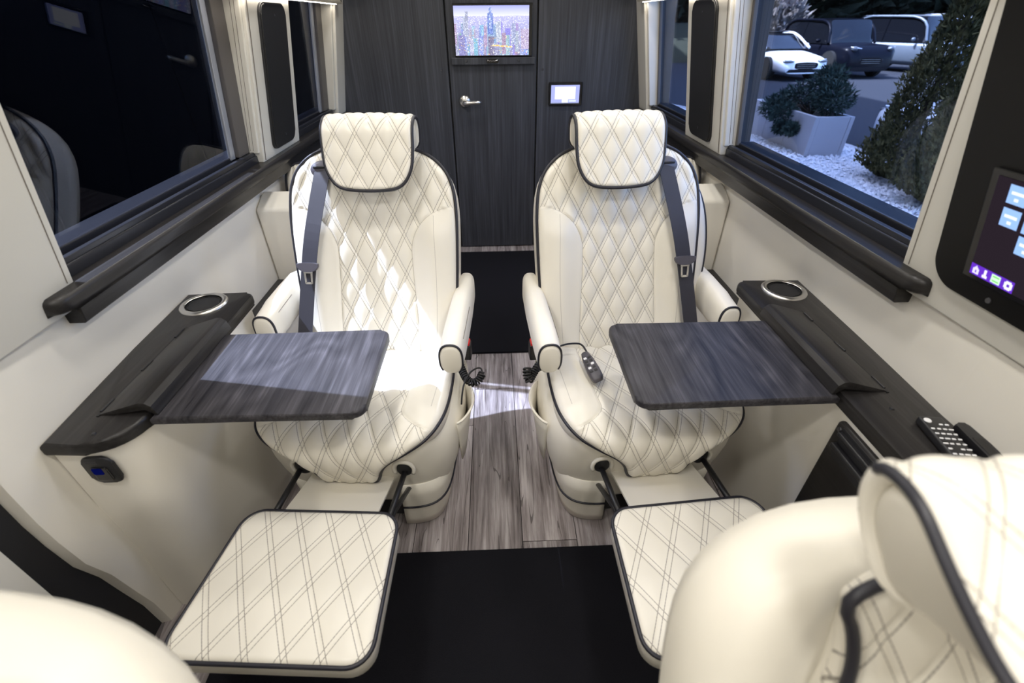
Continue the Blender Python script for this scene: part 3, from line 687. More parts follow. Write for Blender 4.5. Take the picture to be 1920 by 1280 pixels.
    if foot:
        fx = 0.008; zt = 0.362
        F_OUT = rrect(-0.188, 0.188, -0.848, -0.535, 0.045, 8)
        fm = lambda x, q, hh: np.stack([x + fx, q, zt + hh], -1)
        F_OUT = [(x * (1.0 + 0.05 * (-(y + 0.69) / 0.16)), y) for x, y in F_OUT]
        fr_ = pad('footrest', Q, R, F_OUT, 110, fm, 0.055, 0.012, 0.006, (0.072, 0.125), 0.0016, None, None, None, s, (0, 0.02))
        piping(fr_, F_OUT, fm, -0.006, 0.0042, s, 130)
        MB().loft([[(x, y, z) for x in (-0.115 + fx, 0.115 + fx) for _ in (0,)] + [(0.115 + fx, y, z - 0.006), (-0.115 + fx, y, z - 0.006)] for y, z in ((-0.545, 0.335), (-0.48, 0.315), (-0.40, 0.290), (-0.33, 0.27))]).build('footrest_flap', 'cream_leather', R, mirror=s)
        for xx in (-0.142, 0.142):
            MB().tube([((xx + fx) * s, -0.56, 0.318), ((xx + fx * .5) * s, -0.45, 0.315), (xx * s, -0.36, 0.312)], 0.0075, 8).build('footrest_strut', 'black_plastic', R, True)
            MB().tube([((xx * 0.9 + fx) * s, -0.56, 0.300), ((xx * 0.93) * s, -0.45, 0.265), (xx * .95 * s, -0.33, 0.20)], 0.007, 8).build('footrest_strut', 'black_plastic', R, True)
    return R
def p_key(p): return abs(p[0]) + (1.0 if p[1] > -0.1 else 0.0)
def pad_arm(R, xc, y0, y1, s):
    """rounded armrest, long axis along y, with a piped front cap"""
    def ring(y, hw, zb, zt, n=40):
        out = []
        for k in range(n):
            a = 2 * PI * k / n; c, q = math.cos(a), math.sin(a); ex = 2.6
            out.append((xc + hw * math.copysign(abs(c) ** (2 / ex), c), y, (zb + zt) / 2 + (zt - zb) / 2 * math.copysign(abs(q) ** (2 / ex), q)))
        return out
    L = y1 - y0
    st = [(0.0, 0.024, 0.525, 0.598), (0.004, 0.029, 0.519, 0.606), (0.015, 0.032, 0.515, 0.611), (0.06, 0.034, 0.513, 0.617), (0.3 * L, 0.034, 0.512, 0.623), (0.6 * L, 0.033, 0.515, 0.628), (0.85 * L, 0.030, 0.525, 0.630), (0.96 * L, 0.024, 0.545, 0.622), (L, 0.012, 0.565, 0.605)]
    a = MB().loft([ring(y0 + d, hw, zb, zt) for d, hw, zb, zt in st]).build('armrest', 'cream_leather', R, True)
    rg = ring(y0 + 0.006, 0.0305, 0.517, 0.609); rg = rg[-5:] + rg[:26]
    MB().tube(rg, 0.0034, 7).build('piping', 'black_piping', a, True)
    # stitched panel line along the top
    MB().tube([(xc + 0.030 * sd, y, z) for sd, y, z in [(1, y0 + 0.05, 0.600), (1, y0 + 0.5 * L, 0.606)]], 0.0008, 5).build('seam', 'stitch_thread', a)
    return a

seatL = make_seat('captain_seat', 'cream quilted captain seat behind the sunlit left table', (-0.378, 1.20, 0), math.radians(-4.0), -1)
seatR = make_seat('captain_seat', 'cream quilted captain seat with a hand control lying on its cushion', (0.378, 1.19, 0), math.radians(4.0), 1)
FGR = (0.415, -0.036, -4)
FGL = (-0.53, -0.088, -7)
# nearest seats, seen from above their shoulders
make_seat('captain_seat', 'blurred cream seat in the near right corner with headrest and black piping', (FGR[0], FGR[1], 0.0), math.radians(FGR[2]), 1, foot=False, belt=False, arms=(), group=None, slim=0.82)
make_seat('captain_seat', 'blurred cream seat top in the near left corner of the picture', (FGL[0], FGL[1], 0.0), math.radians(FGL[2]), -1, foot=False, belt=False, arms=(), group=None, slim=0.82)

# wing on the outer side of the right seat back
q = np.linspace(0.12, 0.52, 24); fr_ = np.sin(np.clip((q - 0.12) / 0.40, 0, 1) * PI) ** 0.45
rgs = []
for xo, hh, k in ((0.235, -0.03, 1.0), (0.262, -0.022, 1.0), (0.285, -0.030, 1.0), (0.297, -0.045, 1.0), (0.295, -0.075, 1.0), (0.24, -0.09, 1.0)):
    rgs.append(BACK.map(0.235 + (xo - 0.235) * fr_, q, np.full(len(q), hh)).tolist())
wg = MB().loft(rgs, cap=False, closed=False).build('back_wing', 'cream_leather', seatR, True)
MB().tube(BACK.map(0.235 + (0.297 - 0.235) * fr_, q, np.full(len(q), -0.045)).tolist(), 0.0042, 7).build('piping', 'black_piping', wg, True)
# ---- rear seats, mostly hidden
def rear_seat(s):
    lab = 'narrow cream rear seat half hidden behind the %s captain seat' % ('left' if s < 0 else 'right')
    R = thing('rear_seat', lab, 'seat', (s * 0.745, 2.05, 0), group='rear seats')
    sp = Spine([(1.93, 0.42), (1.965, 0.55), (1.99, 0.68), (2.02, 0.79), (2.06, 0.825)])
    out = chaikin(mirror_outline([(0.12, 0.004), (0.145, 0.02), (0.15, 0.2), (0.15, 0.34), (0.135, 0.395), (0.10, sp.L - 0.003)]), 3)
    mf = lambda x, q, hh: sp.map(x + 0.745, q, hh)
    b = pad('backrest', 'quilted_leather', R, out, 60, mf, 0.11, 0.03, 0.01, DXY, 0.005, lambda x, q: np.clip(0.11 - np.abs(x), -.05, .05), None, None, s)
    piping(b, out, mf, -0.012, 0.0046, s, 120)
    MB().box(0.60, 0.885, 1.87, 2.06, 0.10, 0.45, 0.03, 3).build('seat_cushion', 'cream_leather', R, True, mirror=s)
    MB().box(0.61, 0.88, 1.88, 2.10, 0.001, 0.12, 0.01).build('base', 'cream_leather', R, mirror=s)
rear_seat(-1); rear_seat(1)
# ================================================================ consoles with fold-out tables
def console(s):
    nm = 'left' if s < 0 else 'right'
    yf = 0.632 if s < 0 else 0.30
    R = thing('side_console', 'cream side console with dark wood top on the %s wall, %s' % (nm, 'switch on its front' if s < 0 else 'remote controls on top'), 'console', (s * 0.82, 0.93, 0), group='side consoles with tables')
    wy = lambda y: wlow(y) - 0.001
    rad = 0.085 if s < 0 else 0.01
    def plan(xin, ya, yb, r, e):
        pts = [(wy(yb) - e, yb), (wy(0.95) - e, 0.95), (wy(ya) - e, ya)]
        for k in range(9):
            a = math.radians(270 - 90 * k / 8); pts.append((xin + r + r * math.cos(a), ya + r + r * math.sin(a)))
        for k in range(7):
            a = math.radians(180 - 90 * k / 6); pts.append((xin + 0.022 + 0.022 * math.cos(a), yb - 0.022 + 0.022 * math.sin(a)))
        return pts
    MB().prism(plan(0.737, yf + 0.012, 1.215, rad, 0.001), 'z', 0.0, 0.612).build('body', 'wall_leather', R, True, mirror=s, angle=25)
    MB().prism(plan(0.727, yf, 1.228, rad, 0.0), 'z', 0.611, 0.642, 0.008, 3).build('console_top', 'dark_wood_long', R, True, mirror=s, angle=30)
    cx, cy = 0.842, 1.163
    c = MB().lathe([(0.046, 0.642), (0.0475, 0.6465), (0.052, 0.648), (0.060, 0.6465), (0.0625, 0.6425), (0.0625, 0.6415)], (cx * s, cy, 0), 48).build('cup_holder', 'satin_metal', R, True)
    MB().lathe([(0.0, 0.6428), (0.046, 0.6428)], (cx * s, cy, 0), 40).build('cup_well', 'black_rubber', c)
    MB().lathe([(0.046, 0.6465), (0.0455, 0.6430)], (cx * s, cy, 0), 40).build('cup_liner', 'gloss_black', c, True)
    MB().tube([(cx * s + 0.041 * math.cos(a), cy + 0.041 * math.sin(a), 0.6435) for a in np.linspace(0, 2 * PI, 40)[:-1]], 0.0012, 5, True).build('cup_ring', 'gloss_black', c, True)
    # hinged lid over the table slot
    m = MB(); m.prism([(0.824, 0.6425), (0.824, 0.645), (0.735, 0.672), (0.724, 0.671), (0.714, 0.662), (0.708, 0.640), (0.716, 0.640), (0.728, 0.655), (0.80, 0.643)], 'y', 0.712, 1.038, 0.0015)
    m.build('hinged_lid', 'dark_wood_long', R, True, mirror=s, angle=30)
    MB().box(0.8235, 0.828, 0.708, 1.042, 0.6415, 0.6445).build('slot_gap', 'black_rubber', R, mirror=s)
    for yy in np.linspace(0.74, 1.01, 3):
        MB().cyl((0.826 * s, yy - 0.02, 0.6455), (0.826 * s, yy + 0.02, 0.6455), 0.0022, sides=10).build('hinge', 'black_plastic', R)
    tb = MB().prism(rrect(0.287, 0.722, 0.702, 1.012, 0.024, 8, radii=(0, 0.024, 0.026, 0)), 'z', 0.618, 0.638, 0.006, 3).build('table_leaf', 'table_wood', R, True, mirror=s, angle=30)
    tag(tb, 'dark grey wood fold-out table leaf')
    MB().box(0.65, 0.745, 0.75, 0.97, 0.600, 0.618, 0.003).build('table_bracket', 'black_plastic', R, mirror=s)
    for x, y in ((0.86, 1.216), (0.80, 0.66)):
        MB().cyl((x * s, y, 0.6415), (x * s, y, 0.6445), 0.005, 0.0035, 12).build('cover_cap', 'black_plastic', R)
    return R
cL = console(-1); cR = console(1)
# rocker switch on the near face of the left console
sw = thing('switch_plate', 'black rocker switch plate glowing blue on the left console front', 'switch', (-0.815, 0.643, 0.56))
YS = 0.6435
MB().prism(rrect(-0.842, -0.782, 0.523, 0.597, 0.016, 6), 'y', YS - 0.006, YS + 0.001, 0.003).build('plate', 'black_plastic', sw, True, angle=30)
MB().prism(rrect(-0.829, -0.797, 0.533, 0.572, 0.004, 4), 'y', YS - 0.009, YS - 0.005, 0.002).build('rocker', 'gloss_black', sw)
MB().prism(rrect(-0.827, -0.807, 0.552, 0.570, 0.003, 4), 'y', YS - 0.0098, YS - 0.0085).build('rocker_light', 'switch_blue', sw)
for j, zz in enumerate((0.5865, 0.5815)):
    for k in range(7):
        MB().box(-0.833 + k * 0.0034, -0.8308 + k * 0.0034, YS - 0.0066, YS - 0.006, zz - 0.0016, zz + 0.0016).build('lettering', 'screw_metal', sw)
# fridge front in the right console
fr = thing('console_drawer', 'black drawer front with a grip set into the right console', 'drawer', (0.74, 0.50, 0.05))
MB().prism(rrect(0.318, 0.686, 0.05, 0.592, 0.012, 4), 'x', 0.727, 0.745, 0.006, 3).build('front', 'dark_wood_long', fr, True, angle=30)
MB().box(0.7262, 0.729, 0.44, 0.665, 0.505, 0.585, 0.001).build('grip_recess', 'black_rubber', fr)
MB().box(0.713, 0.729, 0.44, 0.664, 0.532, 0.545, 0.003).build('grip_bar', 'black_plastic', fr)
MB().box(0.716, 0.729, 0.44, 0.664, 0.566, 0.576, 0.003).build('grip_bar', 'black_plastic', fr)
MB().cyl((0.7275, 0.672, 0.573), (0.724, 0.672, 0.573), 0.006, 0.005, 14).build('screw', 'screw_metal', fr)
# remote on the right console
rm = thing('remote_control', 'black remote control with white buttons on the right console', 'remote', (0.826, 0.55, 0.643), math.radians(-9), local=True)
MB().box(-0.022, 0.022, -0.078, 0.070, 0.0, 0.018, 0.005, 3).build('casing', 'black_plastic', rm, True, angle=30)
MB().lathe([(0.0, 0.0195), (0.0055, 0.0195), (0.0065, 0.0185), (0.0065, 0.017)], (-0.012, 0.056, 0), 16).build('power_button', 'button_white', rm)
for r_ in range(9):
    for c_ in range(4):
        if (r_, c_) in ((0, 0), (0, 1), (5, 1), (7, 0), (7, 3)): continue
        w_, d_ = (0.0032, 0.0018) if (r_ + c_) % 4 else (0.0042, 0.0016)
        MB().box(-0.0155 + c_ * 0.0105 - w_, -0.0155 + c_ * 0.0105 + w_, 0.046 - r_ * 0.0125 - d_, 0.046 - r_ * 0.0125 + d_, 0.0175, 0.0195, 0.0006, 1).build('button', 'button_white', rm)
ph = thing('handheld_device', 'small black device lying behind the remote by the wall', 'device', (0.872, 0.545, 0.643), math.radians(-6), local=True)
MB().prism(rrect(-0.014, 0.014, -0.07, 0.05, 0.008, 5), 'z', 0.0, 0.022, 0.005, 3).build('casing', 'black_plastic', ph, True, angle=30)
MB().box(-0.009, 0.009, -0.05, 0.01, 0.0215, 0.0228).build('face', 'gloss_black', ph)

# wheel-arch ledges and padded end boxes
def arch(s):
    nm = 'left' if s < 0 else 'right'
    R = thing('wheel_arch_ledge', 'low ledge with dark wood top between the %s console and the padded box' % nm, 'ledge', (s * 0.86, 1.5, 0), group='wheel arch ledges')
    MB().box(0.772, 0.923, 1.231, 1.752, 0.398, 0.420, 0.003).build('ledge_top', 'dark_wood_long', R, mirror=s)
    MB().box(0.780, 0.922, 1.232, 1.752, 0.0, 0.398, 0.004).build('ledge_body', 'wall_leather', R, mirror=s)
    B = thing('padded_box', 'cream padded block with a slanted top beside the %s captain seat' % nm, 'box', (s * 0.84, 1.80, 0), group='padded wheel arch boxes')
    MB().hexa([(0.775, 1.757, 0.0), (0.923, 1.757, 0.0), (0.923, 1.855, 0.0), (0.775, 1.855, 0.0), (0.690, 1.757, 0.712), (0.923, 1.757, 0.712), (0.923, 1.855, 0.758), (0.690, 1.855, 0.758)], 0.012, 3).build('padding', 'wall_leather', B, True, mirror=s, angle=35)
    MB().box(0.70, 0.72, 1.75, 1.757, 0.60, 0.66, 0.003).build('catch', 'black_plastic', B, mirror=s)
arch(-1); arch(1)

# ================================================================ screens
tv = thing('television', 'flat television on the rear door showing a city skyline', 'television', (0, YR - 0.02, 1.25))
MB().box(-0.205, 0.222, YR - 0.026, YR - 0.003, 1.134, 1.375, 0.003).build('casing', 'gloss_black', tv)
rng = np.random.RandomState(4); ny, nx = 74, 112
img = np.zeros((ny, nx, 3)); yy = np.linspace(0, 1, ny)[:, None]
sky = np.array([0.42, 0.45, 0.90]); hz = np.array([0.82, 0.84, 1.0])
for j in range(ny):
    v = j / (ny - 1)
    img[j] = (hz * (1 - (v - .8) / .2) + sky * ((v - .8) / .2)) if v > .8 else np.array([0.50, 0.50, 0.82])
n1 = rng.rand(ny, nx, 1)
for j in range(int(ny * .82)):
    d = j / (ny * .82); img[j] = img[j] * (0.45 + 0.5 * d) + (n1[j] ** 8) * np.array([0.75, 0.75, 0.75]) * (1.2 - .3 * d) + rng.rand(nx, 1) * np.array([0.10, 0.10, 0.16])
def bld(x, w, top, col, lit):
    x0 = min(int(x * nx), nx - 2); x1 = min(nx, max(int((x + w) * nx), x0 + 2)); y1 = int(top * ny); y0 = max(0, int((top - 0.42) * ny))
    img[y0:y1, x0:x1] = np.array(col) * (0.7 + 0.5 * rng.rand(y1 - y0, x1 - x0, 1)) + lit * (rng.rand(y1 - y0, x1 - x0, 1) > .8) * np.array([0.6, 0.65, 0.7])
for k in range(46):
    x = rng.rand(); tp = 0.25 + 0.45 * rng.rand(); bld(x, 0.02 + 0.05 * rng.rand(), tp, (0.25 + .25 * rng.rand(), 0.28 + .25 * rng.rand(), 0.5 + .35 * rng.rand()), .7 * rng.rand())
bld(.12, .07, .80, (.42, .45, .62), .6); bld(.155, .035, .90, (.40, .42, .58), .7); bld(.45, .075, .86, (.16, .24, .62), .35); bld(.465, .04, .97, (.30, .38, .75), .8); bld(.56, .07, .70, (.5, .55, .7), .6)
bld(.77, .06, .66, (.36, .40, .62), .5); bld(.64, .055, .46, (.42, .30, .45), .3); bld(.45, .08, .40, (.24, .22, .36), .3); bld(.05, .09, .42, (.28, .27, .55), .25); bld(.9, .1, .55, (.5, .42, .62), .5)
for k in range(90):
    j, i = int(rng.rand() * ny * .45), int(rng.rand() * nx); img[j, i] = (1.2, 0.75, 0.25) if rng.rand() > .6 else (1.3, 1.25, 1.1)
for i in range(int(.50 * nx), int(.78 * nx)):
    j = int((.20 - .12 * (i / nx - .5)) * ny); img[j:j + 2, i] = (1.25, .62, .16) if rng.rand() > .3 else (1.1, .95, .7)
img = np.clip(img, 0, 1.4)
pixels('screen', img, lambda u, v: (-0.200 + 0.402 * u, YR - 0.0265, 1.141 + 0.223 * v), tv)
sh = thing('screen_rail', 'dark wood rail with a small oval emblem below the television', 'rail', (0, YR - 0.01, 1.11))
MB().box(-0.228, 0.238, YR - 0.026, YR - 0.003, 1.096, 1.131, 0.003).build('rail', 'dark_wood_wall', sh)
for x in (-0.144, 0.146): MB().cyl((x, YR - 0.026, 1.115), (x, YR - 0.0295, 1.115), 0.006, 0.004, 12).build('screw', 'screw_metal', sh)
em = MB().prism(rrect(-0.034, 0.036, 1.104, 1.125, 0.0105, 8), 'y', YR - 0.029, YR - 0.026).build('emblem', 'gloss_black', sh)
MB().tube([(-0.031, YR - 0.030, 1.110), (-0.024, YR - 0.030, 1.119), (-0.017, YR - 0.030, 1.113), (-0.010, YR - 0.030, 1.117), (-0.003, YR - 0.030, 1.112), (0.004, YR - 0.030, 1.116), (0.012, YR - 0.030, 1.113), (0.020, YR - 0.030, 1.116), (0.031, YR - 0.030, 1.120)], [0.001, 0.0015, 0.0025, 0.0012, 0.0015, 0.0015, 0.002, 0.0026, 0.0022], 6).build('emblem_script', 'chrome', em, True)
cp = thing('control_panel', 'small lit control screen with black bezel on the rear wall', 'screen', (0.42, YR, 0.945))
MB().prism(rrect(0.322, 0.520, 0.884, 1.006, 0.006, 4), 'y', YR - 0.014, YR, 0.003).build('bezel', 'gloss_black', cp)
img = np.zeros((22, 36, 3)); img[:] = (0.40, 0.44, 0.82); img[5:20, 5:31] = (0.95, 0.95, 1.0); img[1:5, 14:22] = (0.85, 0.92, 0.95); img[2:4, 23:32] = (0.75, 0.86, 0.9); img[0] = (.28, .32, .5)
pixels('screen', img, lambda u, v: (0.336 + 0.166 * u, YR - 0.0145, 0.896 + 0.095 * v), cp)

# touch screen panel on the right front pillar
tp = thing('touch_panel', 'black rounded wall panel holding a touch screen near the right edge', 'control panel', (0.86, 0.6, 0.88))
out = rrect(0.30, 0.79, 0.875, 1.50, 0.05, 10)
# panel edge leans with the window pillar
out = [(y + 0.10 * max(0.0, (z - 0.875)) , z) for y, z in out]
m = MB(); A = [m.bm.verts.new((wx(z) - 0.008, y, z)) for y, z in out]; B = [m.bm.verts.new((wx(z) + 0.002, y, z)) for y, z in out]
m.bm.faces.new(A); m.bm.faces.new(B[::-1])
for i in range(len(out)): m.bm.faces.new((A[i], B[i], B[(i + 1) % len(out)], A[(i + 1) % len(out)]))
m.build('panel', 'panel_black_wood', tp)
def tpm(y, z, d): return (wx(z) - 0.0085 - d, y, z)
m = MB(); m.hexa([tpm(.725, .915, 0), tpm(.725, .915, .006), tpm(.50, .915, .006), tpm(.50, .915, 0), tpm(.745, 1.10, 0), tpm(.745, 1.10, .006), tpm(.52, 1.10, .006), tpm(.52, 1.10, 0)], 0.002)
m.build('tablet', 'gloss_black', tp)
img = np.zeros((70, 84, 3)); img[:] = (0.020, 0.014, 0.020)
img[0:8, :34] = (0.13, 0.03, 0.55)
def rect(u0, u1, v0, v1, c): img[int(v0):int(v1), int(u0):int(u1)] = c
# house
rect(2, 7, 1, 5, (.75, .7, 1.0)); rect(3, 6, 5, 6, (.75, .7, 1.0)); rect(4, 5, 6, 7, (.75, .7, 1.)); rect(4, 5, 2, 4, (.13, .03, .55))
rect(11, 13, 2, 7, (.85, .8, 1.0)); rect(10, 14, 1, 3, (.85, .8, 1.0))
rect(17, 24, 1, 7, (.65, .9, .7)); rect(18, 23, 2, 3, (.2, .75, .15)); rect(18, 23, 5, 6, (.2, .75, .15))
rect(27, 33, 2, 6, (.9, .9, 1.0)); rect(28, 32, 1, 7, (.9, .9, 1.0)); rect(29, 31, 3, 5, (.13, .03, .55))
for (u, v) in ((10, 40), (10, 55), (26, 40), (26, 55), (42, 40), (42, 55), (26, 26), (42, 26)):
    rect(u, u + 13, v, v + 12, (.32, .52, .95)); rect(u + 2, u + 11, v + 6, v + 8, (.85, .92, 1.1)); rect(u + 5, u + 8, v + 2, v + 4, (.85, .92, 1.1))
pixels('screen', img, lambda u, v: tpm(.712 + .018 * v - .20 * u, .925 + .165 * v, .0068), tp)
MB().cyl(tpm(0.665, 0.893, -0.001), tpm(0.665, 0.893, 0.002), 0.005, sides=14).build('screw', 'screw_metal', tp)

# stickers on the glass corners
st = MB().box(0.9275, 0.9285, 0.875, 0.92, 0.9155, 0.93).build('glass_sticker', 'sticker_pink'); tag(st, 'small pink and blue sticker in the lower corner of the right window', 'sticker')
st2 = MB().box(-0.9285, -0.9275, 0.862, 0.892, 0.9155, 0.924).build('glass_sticker', 'white_print'); tag(st2, 'tiny white sticker in the lower corner of the left window', 'sticker')

# ================================================================ hand controls with coiled cords
def helix(path, R, turns, n=20):
    P = resample(np.asarray(path, float), turns * n, False); out = []; prev = None
    for i in range(len(P)):
        d = Vector(P[min(i + 1, len(P) - 1)] - P[max(i - 1, 0)]).normalized()
        u = (prev - d * prev.dot(d)) if prev is not None else d.cross(Vector((0.2, 0.1, 1)))
        u.normalize(); prev = u; w = d.cross(u); a = 2 * PI * i / n
        out.append(Vector(P[i]) + R * (math.cos(a) * u + math.sin(a) * w))
    return out
hc = thing('seat_hand_control', 'dark hand control on the right seat with a coiled black cord', 'controller', (0.262, 1.03, 0.472))
T = Matrix.Translation((0.262, 1.035, 0.478)) @ Matrix.Rotation(math.radians(8), 4, 'Z') @ Matrix.Rotation(math.radians(-22), 4, 'Y')
rings = []
for y, hw, hh in ((0.066, 0.006, 0.004), (0.060, 0.011, 0.008), (0.03, 0.0165, 0.0115), (-0.02, 0.019, 0.012), (-0.052, 0.0185, 0.011), (-0.063, 0.014, 0.008), (-0.066, 0.008, 0.004)):
    rings.append([(T @ Vector((p[0], y, p[1]))) for p in rrect(-hw, hw, -hh, hh, min(hh, hw) * .8, 4)])
MB().loft(rings).build('casing', 'handset_grey', hc, True)
for r_ in range(5):
    for c_ in range(2):
        MB().box(-0.011 + 0.013 * c_, -0.002 + 0.013 * c_, 0.022 - r_ * 0.015, 0.031 - r_ * 0.015, 0.0112, 0.0135, 0.001, 1, T).build('key', 'button_black' if (r_ + c_) % 3 else 'button_white', hc)
pth = chaikin([(0.262, 1.10, 0.478), (0.250, 1.13, 0.49), (0.225, 1.125, 0.497), (0.195, 1.11, 0.505), (0.17, 1.09, 0.51)], 3, False)
MB().tube(pth.tolist(), 0.0028, 8).build('cord', 'black_rubber', hc, True)
cp_ = chaikin([(0.172, 1.09, 0.510), (0.145, 1.065, 0.505), (0.115, 1.04, 0.492), (0.090, 1.01, 0.475), (0.078, 0.985, 0.468), (0.072, 0.995, 0.488), (0.075, 1.01, 0.50)], 3, False)
MB().tube(helix(cp_.tolist(), 0.0095, 24), 0.0031, 6).build('coiled_cord', 'black_rubber', hc, True)
lc = thing('coiled_cord', 'black coiled cord hanging from the left seat armrest into the pouch', 'cord', (-0.095, 1.05, 0.45))
cq = chaikin([(-0.122, 1.08, 0.47), (-0.112, 1.055, 0.455), (-0.100, 1.03, 0.445), (-0.082, 1.018, 0.440), (-0.064, 1.025, 0.445), (-0.054, 1.045, 0.455)], 3, False)
MB().tube(helix(cq.tolist(), 0.0095, 17), 0.0031, 6).build('coil', 'black_rubber', lc, True)
MB().tube(chaikin([(-0.054, 1.045, 0.455), (-0.058, 1.06, 0.468), (-0.085, 1.045, 0.468), (-0.105, 1.01, 0.455), (-0.112, 0.985, 0.43), (-0.115, 0.975, 0.40)], 3, False).tolist(), 0.0026, 7).build('straight_end', 'black_rubber', lc, True)
# ================================================================ outside
GZ = -0.60
plain('asphalt', (0.032, 0.036, 0.046), 0.95, 0, 0.1, grain=0.5, gscale=40)
plain('curb_concrete', (0.40, 0.41, 0.44), 0.85)
plain('planter_concrete', (0.46, 0.45, 0.47), 0.85, grain=0.4, gscale=60)
plain('soil', (0.05, 0.04, 0.03), 0.95)
plain('car_white', (0.80, 0.83, 0.88), 0.22, Coat_Weight=0.0) if False else plain('car_white', (0.80, 0.83, 0.88), 0.22)
plain('car_dark', (0.004, 0.005, 0.010), 0.3, 0, 0.10); plain('car_silver', (0.13, 0.16, 0.20), 0.35, 0.2); plain('car_glass', (0.006, 0.007, 0.010), 0.06)
plain('tyre', (0.012, 0.012, 0.012), 0.8); plain('rim', (0.25, 0.26, 0.28), 0.3, 0.9); plain('headlamp', (0.10, 0.11, 0.13), 0.08); plain('lamp_bright', (0.75, 0.8, 0.9), 0.1)
plain('bark', (0.05, 0.035, 0.025), 0.95); plain('neighbour_panel', (0.0012, 0.0012, 0.0015), 0.9, 0, 0.0)
def foliage(name, c0, c1):
    t = NT(name); oi = t.noise(t.coords('Object'), 9.0, 3); t.bsdf(t.ramp(oi, [(0.35, c0), (0.65, c1)]), 0.8, 0, 0.2); return t.m
foliage('conifer_green', (0.035, 0.038, 0.014), (0.17, 0.15, 0.058)); foliage('juniper_green', (0.012, 0.028, 0.024), (0.05, 0.085, 0.07))
foliage('twig_grey', (0.10, 0.09, 0.085), (0.24, 0.22, 0.21)); foliage('hedge_dark', (0.006, 0.010, 0.006), (0.022, 0.030, 0.018))
t = NT('pebble_white'); oi = t.noise(t.coords('Object'), 14.0, 2); t.bsdf(t.ramp(oi, [(0.3, (0.66, 0.67, 0.70)), (0.7, (0.90, 0.91, 0.93))]), 0.7)
plain('gravel_bed', (0.62, 0.63, 0.66), 0.95, grain=1.0, gscale=25)
plain('berm_grass', (0.020, 0.024, 0.012), 0.95)

def struct(o, label, cat): return tag(o, label, cat, kind='structure')
gr = MB().box(-40, 90, -30, 90, GZ - 0.3, GZ - 0.03).build('ground', 'asphalt'); struct(gr, 'dark asphalt car park outside the windows', 'ground')
bed = MB().prism([(2.2, -3), (6.25, -3), (6.25, 7.6), (6.32, 8.6), (6.1, 9.8), (5.6, 11.4), (4.6, 14.0), (2.2, 14.0)], 'z', GZ - 0.05, GZ - 0.004).build('gravel_bed', 'gravel_bed'); struct(bed, 'bed of the white gravel strip beside the car park', 'ground')
cb = MB(); ed = [(6.25, -3), (6.25, 7.6), (6.32, 8.6), (6.1, 9.8), (5.6, 11.4), (4.6, 14.0)]
for (x0, y0), (x1, y1) in zip(ed[:-1], ed[1:]):
    cb.hexa([(x0, y0, GZ - .05), (x0 + .14, y0, GZ - .05), (x1 + .14, y1, GZ - .05), (x1, y1, GZ - .05), (x0, y0, GZ + .01), (x0 + .14, y0, GZ + .01), (x1 + .14, y1, GZ + .01), (x1, y1, GZ + .01)])
o = cb.build('kerb_strip', 'curb_concrete'); struct(o, 'concrete kerb edging the white gravel', 'kerb')
# loose stones
rng = np.random.RandomState(3)
N = 16000
V = []; F = []
px = 2.9 + 3.35 * rng.rand(N); py = 2.4 + 9.4 * rng.rand(N) ** 1.15
oc = np.array([(1, 0, 0), (-1, 0, 0), (0, 1, 0), (0, -1, 0), (0, 0, 1), (0, 0, -1)], float)
of = [(0, 2, 4), (2, 1, 4), (1, 3, 4), (3, 0, 4), (2, 0, 5), (1, 2, 5), (3, 1, 5), (0, 3, 5)]
for i in range(N):
    if py[i] > 8.6 and px[i] > 6.25 - (py[i] - 8.6) * 0.25: continue
    sc = (0.015 + 0.020 * rng.rand()); a = rng.rand() * 6.28; st = 0.6 + 0.7 * rng.rand(3); q = oc * st * sc
    q = np.stack([q[:, 0] * math.cos(a) - q[:, 1] * math.sin(a), q[:, 0] * math.sin(a) + q[:, 1] * math.cos(a), q[:, 2] * 0.8 + 0.3 * q[:, 0]], 1)
    b0 = len(V); V += (q + np.array([px[i], py[i], GZ + 0.012])).tolist(); F += [(b0 + x, b0 + y, b0 + z) for x, y, z in of]
o = mk('gravel_stones', V, F, 'pebble_white'); tag(o, 'white gravel stones in the bed below the right window', 'gravel', kind='stuff')

# planter of three concrete blocks
pt = thing('planter', 'long grey concrete planter box standing on the white gravel', 'planter', (5.47, 8.88, GZ))
for a, b in ((7.83, 8.55), (8.56, 9.28), (9.29, 9.93)):
    MB().box(5.13, 5.20, a, b, GZ + 0.005, -0.0, 0.006).build('side_slab', 'planter_concrete', pt)
    MB().box(5.70, 5.77, a, b, GZ + 0.005, -0.0, 0.006).build('side_slab', 'planter_concrete', pt)
MB().box(5.203, 5.697, 7.835, 7.90, GZ + 0.005, 0.0, 0.006).build('end_slab', 'planter_concrete', pt)
MB().box(5.203, 5.697, 9.87, 9.925, GZ + 0.005, 0.0, 0.006).build('end_slab', 'planter_concrete', pt)
MB().box(5.19, 5.71, 7.89, 9.88, GZ + 0.01, -0.08).build('soil', 'soil', pt)

